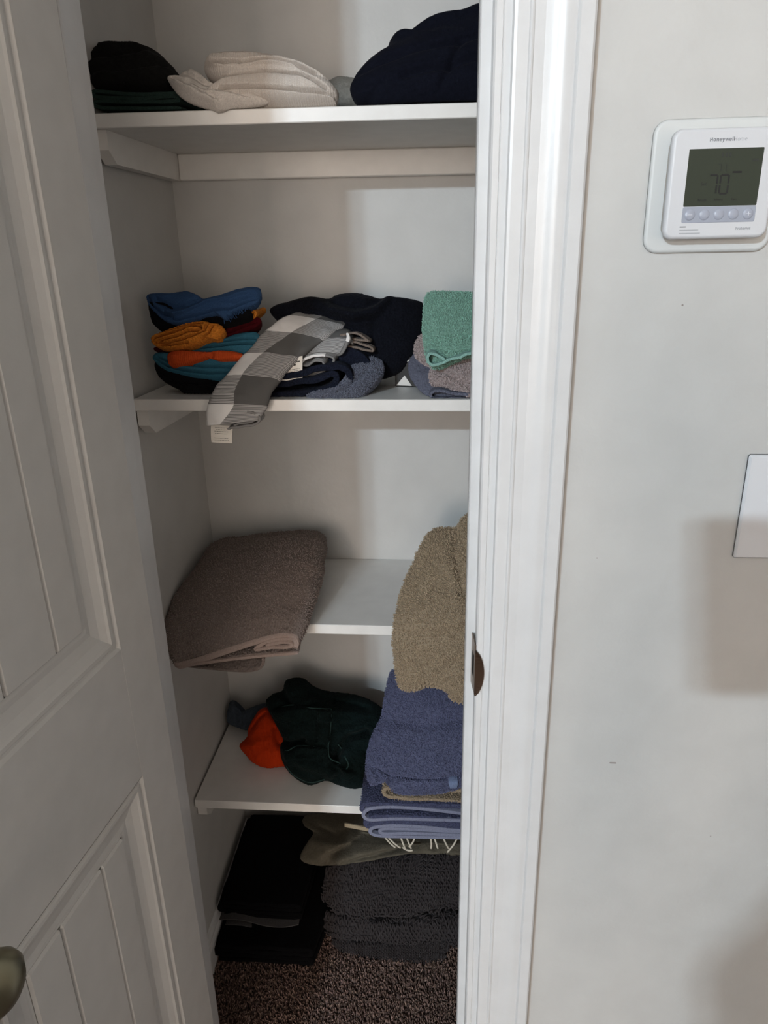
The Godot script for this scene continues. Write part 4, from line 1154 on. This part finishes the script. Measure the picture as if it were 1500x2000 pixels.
func build_fourth_shelf() -> void:
	rest_y = S4
	var t := thing("small_cloth", "slate blue cloth crumpled in the corner behind the orange-red cloth", "cloth")
	var h := heap({"out": [[443, 1408], [444, 1378], [458, 1368], [470, 1388], [490, 1382], [520, 1374], [530, 1400], [505, 1420], [485, 1426], [462, 1420]], "zb": zat(480, 1426, S4 + 0.004), "zt": -0.59, "front": 0.03, "back": 0.012, "wr": 0.005, "seed": 71.0, "wall": 1, "creases": [[0.012, 6.0, [[472, 1385], [475, 1405], [470, 1420]]]]})
	soft("cloth", t, h, cloth("slate_soft", Color8(78, 88, 100), "soft"))
	t = thing("small_cloth", "bright orange-red cloth crumpled beside the dark green towel", "cloth")
	h = heap({"out": [[468, 1456], [482, 1440], [486, 1420], [496, 1402], [508, 1386], [525, 1384], [545, 1410], [575, 1440], [580, 1490], [550, 1497], [522, 1500], [496, 1490], [482, 1476]], "zb": zat(520, 1500, S4 + 0.003), "zt": -0.50, "front": 0.03, "back": 0.03, "wr": 0.005, "wf": 14.0, "seed": 72.0, "creases": [[0.008, 4.0, [[490, 1425], [505, 1405], [520, 1390]]], [0.008, 4.0, [[540, 1420], [548, 1445], [558, 1452]]], [-0.005, 8.0, [[500, 1450], [530, 1440], [545, 1460]]]]})
	soft("cloth", t, h, cloth("orange_red", Color8(206, 62, 22), "waffle"))
	# crumpled dark green towel
	t = thing("crumpled_towel", "very dark green towel with stitched hems crumpled on the shelf", "towel")
	var dg := cloth("bottle_green", Color8(22, 34, 34), "terry")
	h = heap({"out": [[520, 1372], [532, 1356], [552, 1348], [560, 1328], [590, 1324], [612, 1340], [640, 1350], [690, 1356], [728, 1370], [760, 1400], [765, 1450], [740, 1500], [720, 1530], [695, 1540], [660, 1532], [638, 1524], [605, 1533], [572, 1514], [552, 1486], [548, 1458], [552, 1440], [535, 1405]], "zb": zat(640, 1534, S4 + 0.003), "zt": -0.54, "front": 0.06, "back": 0.03, "wr": 0.011, "wf": 13.0, "seed": 73.0, "fine": 0.0006, "nt": 240, "nr": 46,
		"creases": [[0.0256, 6.0, [[664, 1470], [672, 1450], [690, 1430], [720, 1420]]], [0.0224, 7.0, [[552, 1445], [575, 1448], [600, 1438]]], [0.0192, 7.0, [[558, 1352], [570, 1370], [555, 1378]]], [0.0192, 8.0, [[655, 1520], [670, 1500], [660, 1480]]], [-0.0128, 12.0, [[575, 1470], [620, 1480], [650, 1500]]], [0.0160, 7.0, [[612, 1350], [650, 1365], [720, 1380]]]],
		"steps": [[0.0192, 3.0, [[556, 1380], [590, 1373], [655, 1377]]], [0.0192, 3.0, [[655, 1377], [654, 1420], [652, 1465], [664, 1482], [680, 1490]]], [0.0160, 3.0, [[550, 1454], [580, 1446], [625, 1446]]]]})
	put("towel", h.mesh, dg, t)
	var hem := cloth("green_hem", Color8(52, 74, 72), "weave")
	for l in [[[556, 1378], [580, 1372], [615, 1375], [655, 1376]], [[655, 1376], [655, 1410], [652, 1445], [654, 1468], [670, 1481], [682, 1490], [688, 1482], [682, 1468], [672, 1455], [668, 1444]], [[550, 1456], [570, 1455], [590, 1447], [625, 1445]], [[565, 1490], [580, 1508], [610, 1521], [640, 1515]]]:
		var pts := []
		for p in l: pts.append(h.on(p[0], p[1], 0.0006))
		put("hem", tube_mesh(pts, 0.0013, 6), hem, t)
	# blue stack at the right, overhanging the edge
	var navy := cloth("blue_terry", Color8(84, 88, 116), "terry")
	var pale := cloth("blue_hem", Color8(140, 144, 166), "weave")
	t = thing("folded_towel", "navy blue towel with paler bound hems folded over the lowest shelf edge", "towel")
	var z := -0.285
	var A := [[1060, 1613], [960, 1606], [860, 1602], [770, 1600], [726, 1602], [712, 1597], [711, 1588], [724, 1580], [760, 1577], [820, 1580], [900, 1589], [960, 1597], [1060, 1606]]
	var B := [[1060, 1640], [900, 1637], [800, 1635], [750, 1634], [728, 1630], [723, 1622], [734, 1616], [770, 1613], [830, 1616], [900, 1623], [1060, 1634]]
	var C := [[1060, 1637], [880, 1631], [800, 1628], [756, 1629], [743, 1626], [746, 1620], [770, 1619], [840, 1622], [1060, 1634]]
	var D := [[1060, 1610], [900, 1606], [800, 1600], [740, 1600], [720, 1606], [722, 1614], [760, 1610], [830, 1612], [1060, 1624]]
	var E2 := [[1060, 1590], [940, 1580], [860, 1575], [770, 1574], [728, 1572], [711, 1574], [708, 1586]]
	for s in [A, B, C]:
		var m := roll(s, z, 0.26, 0.0062, {"seed": 75.0, "wr": 0.0012, "fine": 0.0006, "shift": Vector3(0.0, 0.012, 0)})
		put("towel", m, navy, t)
		var fr := at_z(s, z + 0.0012)
		put("hem", fold_mesh([fr, shifted(fr, Vector3(0, 0.0003, -0.010))], 0.0070, {"wr": 0.0, "nw": 3, "hem": 0.55, "fine": 0.0}), pale, t)
	for s in [D, E2]:
		var m := roll(s, z + 0.0, 0.26, 0.016 if s == D else 0.010, {"seed": 76.0, "wr": 0.002, "fine": 0.0008, "shift": Vector3(0, 0.012, 0)})
		put("towel", m, navy, t)
		pile(m, 6000, 0.003, 0.0012, pile_mat("navy_pile", Color8(84, 88, 116)), t, 76 + s.size())
	t = thing("folded_towel", "tan towel edge sandwiched between two blue towels", "towel")
	var m := roll([[1060, 1556], [905, 1546], [830, 1546], [775, 1541], [753, 1543], [754, 1554], [775, 1560], [850, 1564], [905, 1568], [1060, 1574]], -0.292, 0.22, 0.008, {"seed": 77.0, "fine": 0.0008, "shift": Vector3(0, 0.012, 0)})
	put("towel", m, cloth("tan_terry", Color8(172, 154, 130), "terry"), t)
	pile(m, 5000, 0.0035, 0.0013, pile_mat("tan_pile", Color8(172, 154, 130)), t, 77)
	t = thing("bath_towel", "dusty blue terry bath towel heaped on the folded navy towel", "towel")
	h = heap({"out": [[715, 1492], [719, 1465], [730, 1430], [745, 1400], [754, 1350], [766, 1310], [800, 1300], [900, 1320], [1000, 1330], [1090, 1360], [1100, 1520], [1000, 1540], [905, 1537], [890, 1541], [850, 1549], [800, 1551], [775, 1548], [756, 1536], [752, 1522], [726, 1533], [716, 1512]], "zb": -0.292, "zt": -0.43, "front": 0.04, "back": 0.06, "wr": 0.005, "wf": 12.0, "seed": 78.0, "fine": 0.0010, "wall": 1, "nt": 230, "nr": 44,
		"creases": [[0.02, 3.0, [[720, 1494], [740, 1498], [758, 1508], [764, 1520], [754, 1534]]], [0.014, 3.0, [[728, 1500], [742, 1512], [738, 1526]]], [0.012, 3.5, [[762, 1510], [800, 1514], [850, 1516], [905, 1508]]], [0.008, 10.0, [[760, 1400], [820, 1412], [905, 1400]]]],
		"steps": [[-0.008, 4.0, [[765, 1508], [830, 1514], [905, 1510]]]]})
	put("towel", h.mesh, cloth("dusty_blue_terry", Color8(100, 104, 132), "terry"), t)
	pile(h.mesh, 22000, 0.004, 0.0014, pile_mat("dusty_pile", Color8(100, 104, 132)), t, 78)
	var lp := [h.on(876, 1511, 0.003), h.on(876, 1522, 0.006), h.on(877, 1534, 0.004)]
	var lq := [h.on(892, 1511, 0.003), h.on(892, 1522, 0.006), h.on(893, 1534, 0.004)]
	put("hanging_loop", fold_mesh([lp, lq], 0.0022, {"nw": 4, "wr": 0.0}), cloth("loop_blue", Color8(124, 138, 170), "weave"), t)

func build_floor_things() -> void:
	rest_y = 0.006
	var blk := cloth("black_twill", Color8(13, 13, 15), "weave")
	# big black folded cloth on the carpet
	var t := thing("folded_clothing", "large black garment folded flat on the closet carpet", "clothing")
	var x0 := -0.466; var xf := -0.262; var xb := -0.215
	var zz := func(x1: float, z: float, y0: float, y1: float, n: int) -> Array:
		var s := []
		for k in n:
			var y := lerpf(y0, y1, (k + 0.5) / n)
			var q := [Vector3(x0 + 0.006, y, z), Vector3(lerpf(x0, x1, 0.33), y + 0.001, z), Vector3(lerpf(x0, x1, 0.7), y, z), Vector3(x1 - 0.005, y, z)]
			if k % 2 == 1: q.reverse()
			s.append_array(q)
			if k < n - 1:
				var e := x1 if k % 2 == 0 else x0
				s.append(Vector3(e, y + (y1 - y0) / n * 0.5, z))
		return s
	put("garment", fold_mesh([zz.call(xf, -0.278, 0.012, 0.062, 4), zz.call(-0.235, -0.42, 0.012, 0.064, 4), zz.call(xb, -0.59, 0.012, 0.062, 4)], 0.0115, {"seed": 81.0, "wr": 0.004, "wf": 14.0}), blk, t)
	t = thing("folded_clothing", "black trousers with grey hem edges stacked on the black garment", "clothing")
	xf = -0.292; x0 = -0.462
	put("garment", fold_mesh([zz.call(-0.292, -0.335, 0.072, 0.118, 4), zz.call(-0.285, -0.45, 0.072, 0.122, 4), zz.call(-0.28, -0.59, 0.072, 0.12, 4)], 0.0105, {"seed": 82.0, "wr": 0.003, "wf": 12.0}), blk, t)
	var gh := cloth("grey_hem", Color8(84, 82, 82), "weave")
	for l in [[[428, 1797], [455, 1796], [480, 1799], [520, 1809], [555, 1811], [583, 1806]], [[440, 1806], [475, 1808], [510, 1818], [545, 1824], [560, 1822]], [[437, 1824], [465, 1822], [490, 1824], [515, 1830], [540, 1830], [572, 1823]]]:
		var a := at_z(l, -0.322)
		put("hem", fold_mesh([a, shifted(a, Vector3(0, 0.001, -0.025))], 0.0028, {"nw": 4, "wr": 0.0, "seed": 83.0}), gh, t)
	var cn := [at_z([[492, 1826], [515, 1832], [540, 1832], [556, 1828]], -0.322), at_z([[520, 1838], [532, 1842], [541, 1846], [544, 1843]], -0.312)]
	put("hem_corner", fold_mesh(cn, 0.002, {"nw": 5, "wr": 0.0}), gh, t)
	# olive bag with cords
	t = thing("fabric_bag", "olive grey fabric bag with pale cords slumped at the back of the closet floor", "bag")
	var olive := cloth("olive_cotton", Color8(98, 92, 80), "soft")
	var h := heap({"out": [[586, 1676], [596, 1652], [612, 1626], [594, 1612], [592, 1598], [612, 1590], [700, 1588], [800, 1590], [900, 1598], [1080, 1600], [1090, 1668], [1000, 1676], [900, 1668], [800, 1664], [760, 1669], [700, 1681], [640, 1689], [604, 1687]], "zs": [[1690, -0.395], [1640, -0.445], [1588, -0.54]], "front": 0.04, "back": 0.02, "wr": 0.012, "wf": 11.0, "seed": 84.0, "wall": 1, "nt": 220,
		"creases": [[0.014, 6.0, [[640, 1686], [650, 1660], [700, 1632], [720, 1620]]], [0.01, 6.0, [[620, 1610], [660, 1620], [700, 1612]]], [-0.008, 8.0, [[660, 1670], [700, 1655], [760, 1640]]], [0.008, 5.0, [[690, 1672], [740, 1655], [790, 1645]]]],
		"steps": [[0.010, 4.0, [[720, 1618], [680, 1640], [640, 1660], [632, 1688]]]]})
	put("bag", h.mesh, olive, t)
	var strap := cloth("strap", Color8(176, 160, 134), "weave")
	var s1 := [P(673, 1607, -0.40), P(700, 1612, -0.395), P(760, 1624, -0.39)]
	put("strap", fold_mesh([s1, shifted(s1, Vector3(0, -0.009, 0.001))], 0.004, {"nw": 4, "wr": 0.0}), strap, t)
	var cord := plain("cord", Color8(206, 198, 182), 0.8)
	for l in [[748, 1630, 772, 1655], [754, 1630, 782, 1656], [781, 1630, 792, 1659], [792, 1630, 803, 1657], [812, 1630, 799, 1654], [841, 1632, 842, 1657], [847, 1632, 855, 1657], [862, 1628, 876, 1657], [896, 1630, 874, 1664], [786, 1655, 806, 1661]]:
		var a := P(l[0], l[1], -0.375); var b := P(l[2], l[3], -0.365)
		put("cord", tube_mesh([a, a.lerp(b, 0.5) + Vector3(0.001, 0, 0.004), b], 0.0019, 8), cord, t)
	# charcoal knitted throw
	t = thing("knitted_throw", "charcoal chunky knit throw blanket folded on the closet carpet", "blanket")
	var kn := cloth("charcoal_knit", Color8(64, 60, 61), "terry")
	var tops := [
		{"out": [[630, 1742], [634, 1712], [645, 1688], [700, 1672], [800, 1662], [900, 1655], [1080, 1650], [1090, 1780], [1000, 1790], [900, 1772], [860, 1772], [800, 1784], [740, 1784], [690, 1788], [655, 1778], [636, 1762]], "zb": -0.335, "zt": -0.425, "front": 0.03, "back": 0.03, "wr": 0.006, "wf": 12.0, "seed": 86.0, "wall": 1, "p": 3.4},
		{"out": [[634, 1806], [640, 1784], [680, 1780], [760, 1788], [820, 1782], [870, 1776], [920, 1778], [1080, 1785], [1090, 1860], [1000, 1862], [900, 1842], [850, 1830], [800, 1836], [740, 1834], [690, 1828], [650, 1830]], "zb": -0.325, "zt": -0.36, "front": 0.03, "back": 0.09, "wr": 0.005, "wf": 12.0, "seed": 87.0, "wall": 1, "p": 3.0, "floor_y": 0.006},
		{"out": [[650, 1838], [660, 1828], [700, 1832], [780, 1836], [830, 1830], [862, 1822], [874, 1836], [872, 1862], [858, 1878], [820, 1882], [770, 1880], [715, 1868], [672, 1858]], "zb": -0.318, "zt": -0.34, "front": 0.016, "back": 0.08, "wr": 0.003, "wf": 14.0, "seed": 88.0, "floor_y": 0.006, "p": 3.0}]
	for k in 3:
		var hp := heap(tops[k])
		var pm := put("fold", hp.mesh, kn, t)
		knit(hp, pm, k)

# stitches laid in rows over a heap's face; ribbed ones for the border
func knit(h: Heap, parent: Node, kind: int) -> void:
	var lo := Vector2(1e9, 1e9); var hi := Vector2(-1e9, -1e9)
	for p in h.rim_px: lo = lo.min(p); hi = hi.max(p)
	hi.x = minf(hi.x, 940.0)
	var st := tube_mesh([Vector3(-0.5, 0.55, 0), Vector3(-0.32, 0.1, 0.25), Vector3(0, -0.5, 0.1), Vector3(0.32, 0.1, 0.25), Vector3(0.5, 0.55, 0)], 0.2, 5)
	var places := []
	var rng := RandomNumberGenerator.new(); rng.seed = 90 + kind
	var poly := PackedVector2Array(h.rim_px)
	var dy := 7.0 if kind < 2 else 5.0
	var dx := 8.0 if kind < 2 else 6.5
	var y := lo.y + 3.0
	var row := 0
	while y < hi.y - 2.0:
		var x := lo.x + 3.0 + (row % 2) * (dx * 0.5 if kind < 2 else 0.0)
		while x < hi.x:
			var q := Vector2(x, y + 2.0 * sin(x * 0.03))
			var gap := kind < 2 and (row % 5 == 4) and rng.randf() < 0.5
			if Geometry2D.is_point_in_polygon(q, poly) and not gap:
				var p := h.on(q.x, q.y); var ex := h.on(q.x + 2.0, q.y) - p; var ey := p - h.on(q.x, q.y + 2.0)
				if ex.length() < 0.01 and ey.length() < 0.02:
					var n := ex.cross(ey).normalized()
					var u := ex.normalized(); var v := n.cross(u)
					var sx := 0.0082 if kind < 2 else 0.0052
					var sy := clampf(ey.length() * dy * 0.5, 0.006, 0.012)
					places.append(Transform3D(Basis(u * sx * rng.randf_range(0.85, 1.15), v * sy, n * 0.0085 * (1.25 if (row / 3) % 3 == 0 else 0.9)), p + n * 0.001))
			x += dx
		y += dy; row += 1
	var mm := MultiMesh.new(); mm.transform_format = MultiMesh.TRANSFORM_3D; mm.mesh = st; mm.instance_count = places.size()
	for k in places.size(): mm.set_instance_transform(k, places[k])
	var o := MultiMeshInstance3D.new(); o.name = "stitches"; o.multimesh = mm; o.material_override = cloth("charcoal_yarn", Color8(70, 65, 66), "soft")
	o.set_meta("kind", "stuff"); parent.add_child(o, true)

# ------------------------------------------------------------------ lamp on the room's ceiling, and who holds the camera
func build_room_lamp() -> void:
	rest_y = -1.0
	var t := thing("ceiling_light", "small ceiling light with two bulbs in the room behind", "lamp", Vector3(-1.1, 2.44, 3.2))
	put("canopy", lathe_mesh([Vector2(0, -0.03), Vector2(0.05, -0.03), Vector2(0.075, -0.02), Vector2(0.08, 0), Vector2(0, 0)], 28), plain("bronze", Color8(128, 122, 100), 0.34, 0.85), t)
	for s in [-1, 1]:
		var gm := StandardMaterial3D.new(); gm.albedo_color = Color(1, 1, 1); gm.emission_enabled = true; gm.emission = LAMP_C; gm.emission_energy_multiplier = 3.0
		var sp := SphereMesh.new(); sp.radius = 0.03; sp.height = 0.06; sp.radial_segments = 20; sp.rings = 10
		var b := put("bulb", sp, gm, t); b.position = Vector3(0.035 * s, -0.075, 0)
		put("socket", lathe_mesh([Vector2(0, -0.055), Vector2(0.014, -0.052), Vector2(0.016, -0.028), Vector2(0, -0.028)], 16), plain("socket", Color8(200, 200, 196), 0.5), t).position = Vector3(0.035 * s, 0, 0)
		var l := OmniLight3D.new(); l.name = "bulb_light"; t.add_child(l, true); l.position = Vector3(0.035 * s, -0.075, 0)
		l.light_color = LAMP_C; l.light_energy = LAMP_E; l.light_size = 0.028; l.omni_range = 12.0; l.omni_attenuation = 2.0; l.shadow_enabled = true

func build_photographer() -> void:
	# the phone whose lens is the camera: its shadow falls on the wall
	var ph := thing("phone", "black phone held up in front of the closet", "phone", EYE)
	ph.basis = rot
	put("body", slab_mesh(-0.0175, -0.064, 0.077, 0.162, 0.004, 0.0125, 0.009, 0.002), plain("phone_black", Color8(22, 22, 24), 0.3), ph)
	put("screen", slab_mesh(-0.0175, -0.064, 0.071, 0.155, 0.0122, 0.0128, 0.007, 0.0002), plain("phone_glass", Color8(12, 12, 14), 0.1), ph)
	# the person holding it, standing on the carpet
	var pt := thing("person", "person in a dark shirt and jeans holding up the phone", "person")
	var J := {"head": [Vector3(0.17, 1.57, 1.16), 0.095], "chin": [Vector3(0.165, 1.50, 1.11), 0.06], "neck": [Vector3(0.17, 1.42, 1.2), 0.055], "chest": [Vector3(0.17, 1.25, 1.2), 0.125], "waist": [Vector3(0.17, 1.03, 1.2), 0.115], "hip": [Vector3(0.17, 0.9, 1.2), 0.125],
		"sl": [Vector3(0.015, 1.35, 1.2), 0.06], "el": [Vector3(-0.09, 1.1, 1.16), 0.045], "wl": [Vector3(-0.07, 0.86, 1.1), 0.03], "hl": [Vector3(-0.06, 0.78, 1.08), 0.035],
		"sr": [Vector3(0.315, 1.35, 1.2), 0.06], "er": [Vector3(0.36, 1.10, 1.08), 0.045], "wr": [Vector3(0.12, 1.30, 0.9), 0.03], "hr": [Vector3(0.055, 1.345, 0.865), 0.03],
		"pl": [Vector3(0.08, 0.86, 1.2), 0.09], "kl": [Vector3(0.07, 0.48, 1.18), 0.06], "al": [Vector3(0.06, 0.1, 1.22), 0.042], "tl": [Vector3(0.05, 0.045, 1.06), 0.036],
		"pr": [Vector3(0.26, 0.86, 1.2), 0.09], "kr": [Vector3(0.27, 0.48, 1.19), 0.06], "ar": [Vector3(0.28, 0.1, 1.24), 0.042], "tr": [Vector3(0.3, 0.045, 1.08), 0.036]}
	var B := [["head", "chin"], ["chin", "neck"], ["head", "neck"], ["neck", "chest"], ["chest", "waist"], ["waist", "hip"], ["chest", "sl"], ["sl", "el"], ["el", "wl"], ["wl", "hl"], ["chest", "sr"], ["sr", "er"], ["er", "wr"], ["wr", "hr"], ["hip", "pl"], ["pl", "kl"], ["kl", "al"], ["al", "tl"], ["hip", "pr"], ["pr", "kr"], ["kr", "ar"], ["ar", "tr"]]
	var bones := []
	for b in B: bones.append([J[b[0]][0], J[b[1]][0], J[b[0]][1], J[b[1]][1]])
	var me := nets(bones, 0.02, 0.03, func(p: Vector3) -> Color:
		if p.y > 1.455: return Color(0.45, 0.30, 0.22)
		if p.distance_to(J.hr[0]) < 0.075 or p.distance_to(J.hl[0]) < 0.075: return Color(0.45, 0.30, 0.22)
		if p.y < 0.09: return Color(0.03, 0.03, 0.03)
		if p.y < 0.93 and absf(p.x - 0.17) < 0.2: return Color(0.05, 0.07, 0.12)
		return Color(0.03, 0.03, 0.035))
	var bm := StandardMaterial3D.new(); bm.vertex_color_use_as_albedo = true; bm.roughness = 0.8
	put("body", me, bm, pt)
	var hair := nets([[Vector3(0.17, 1.6, 1.18), Vector3(0.17, 1.55, 1.22), 0.098, 0.085]], 0.02, 0.02, func(_p): return Color(0.03, 0.02, 0.015))
	put("hair", hair, bm, pt)
	# fingers and thumb round the phone's side
	var fb := []
	for k in 4:
		var a: Vector3 = EYE + rot * Vector3(0.062, -0.060 - 0.02 * k, 0.028); var b: Vector3 = EYE + rot * Vector3(0.036, -0.058 - 0.02 * k, 0.004); var c: Vector3 = EYE + rot * Vector3(0.018 - 0.004 * absf(k - 1.0), -0.056 - 0.02 * k, -0.006)
		fb.append([a, b, 0.0095, 0.0085]); fb.append([b, c, 0.0085, 0.0072]); fb.append([J.hr[0], a, 0.024, 0.0105])
	var th: Vector3 = EYE + rot * Vector3(0.05, -0.05, 0.035)
	fb.append([J.hr[0], th, 0.018, 0.012]); fb.append([th, EYE + rot * Vector3(0.01, -0.04, 0.024), 0.011, 0.009])
	put("hand", nets(fb, 0.005, 0.006, func(_p): return Color(0.45, 0.30, 0.22)), bm, pt)

# one skin round tapered bones: smooth minimum of capsule distances, meshed as surface nets
func nets(bones: Array, cell: float, blend: float, col: Callable) -> ArrayMesh:
	var lo := Vector3.ONE * 1e9; var hi := -lo
	for b in bones:
		var r: float = maxf(b[2], b[3]) + cell * 2.0
		for e in [b[0], b[1]]: lo = lo.min(e - Vector3.ONE * r); hi = hi.max(e + Vector3.ONE * r)
	var n := Vector3i(((hi - lo) / cell).ceil()) + Vector3i.ONE
	var f := PackedFloat32Array(); f.resize(n.x * n.y * n.z); f.fill(1.0)
	for b in bones:
		var a: Vector3 = b[0]; var d: Vector3 = b[1] - a; var L := maxf(d.length_squared(), 1e-9)
		var r := maxf(b[2], b[3]) + blend + cell * 1.5
		var i0 := Vector3i(((a.min(b[1]) - Vector3.ONE * r - lo) / cell).floor()).clamp(Vector3i.ZERO, n - Vector3i.ONE)
		var i1 := Vector3i(((a.max(b[1]) + Vector3.ONE * r - lo) / cell).ceil()).clamp(Vector3i.ZERO, n - Vector3i.ONE)
		for z in range(i0.z, i1.z + 1):
			for y in range(i0.y, i1.y + 1):
				for x in range(i0.x, i1.x + 1):
					var p := lo + Vector3(x, y, z) * cell
					var t := clampf((p - a).dot(d) / L, 0.0, 1.0)
					var v := (p - a - d * t).length() - lerpf(b[2], b[3], t)
					var k := (z * n.y + y) * n.x + x
					var h := maxf(blend - absf(v - f[k]), 0.0) / blend
					f[k] = minf(v, f[k]) - h * h * blend * 0.25
	var vid := {}; var v := PackedVector3Array(); var c := PackedColorArray(); var ix := PackedInt32Array()
	for z in n.z - 1:
		for y in n.y - 1:
			for x in n.x - 1:
				var base := (z * n.y + y) * n.x + x
				var s0 := f[base] < 0.0
				var mixed := false
				for o in [1, n.x, n.x + 1, n.x * n.y, n.x * n.y + 1, n.x * n.y + n.x, n.x * n.y + n.x + 1]:
					if (f[base + o] < 0.0) != s0:
						mixed = true
						break
				if not mixed: continue
				var sum := Vector3.ZERO; var cnt := 0
				for e in [[0, 1], [2, 3], [4, 5], [6, 7], [0, 2], [1, 3], [4, 6], [5, 7], [0, 4], [1, 5], [2, 6], [3, 7]]:
					var pa := Vector3i(e[0] & 1, (e[0] >> 1) & 1, e[0] >> 2); var pb := Vector3i(e[1] & 1, (e[1] >> 1) & 1, e[1] >> 2)
					var fa := f[base + pa.x + pa.y * n.x + pa.z * n.x * n.y]; var fb := f[base + pb.x + pb.y * n.x + pb.z * n.x * n.y]
					if (fa < 0.0) != (fb < 0.0):
						sum += Vector3(pa).lerp(Vector3(pb), fa / (fa - fb)); cnt += 1
				vid[base] = v.size()
				var q := lo + (Vector3(x, y, z) + sum / cnt) * cell
				v.append(q); c.append(col.call(q))
	var ax := [[1, n.x, n.x * n.y], [n.x, n.x * n.y, 1], [n.x * n.y, 1, n.x]]
	for key in vid:
		for a in ax:
			if (f[key] < 0.0) == (f[key + a[0]] < 0.0): continue
			var q := [key, key - a[1], key - a[1] - a[2], key - a[2]]
			if not (vid.has(q[1]) and vid.has(q[2]) and vid.has(q[3])): continue
			var id := [vid[q[0]], vid[q[1]], vid[q[2]], vid[q[3]]]
			if f[key] < 0.0: id.reverse()
			ix.append_array([id[0], id[1], id[2], id[0], id[2], id[3]])
	var me := smooth_mesh(v, ix)
	var arr := me.surface_get_arrays(0); arr[Mesh.ARRAY_COLOR] = c
	var out := ArrayMesh.new(); out.add_surface_from_arrays(Mesh.PRIMITIVE_TRIANGLES, arr)
	return out
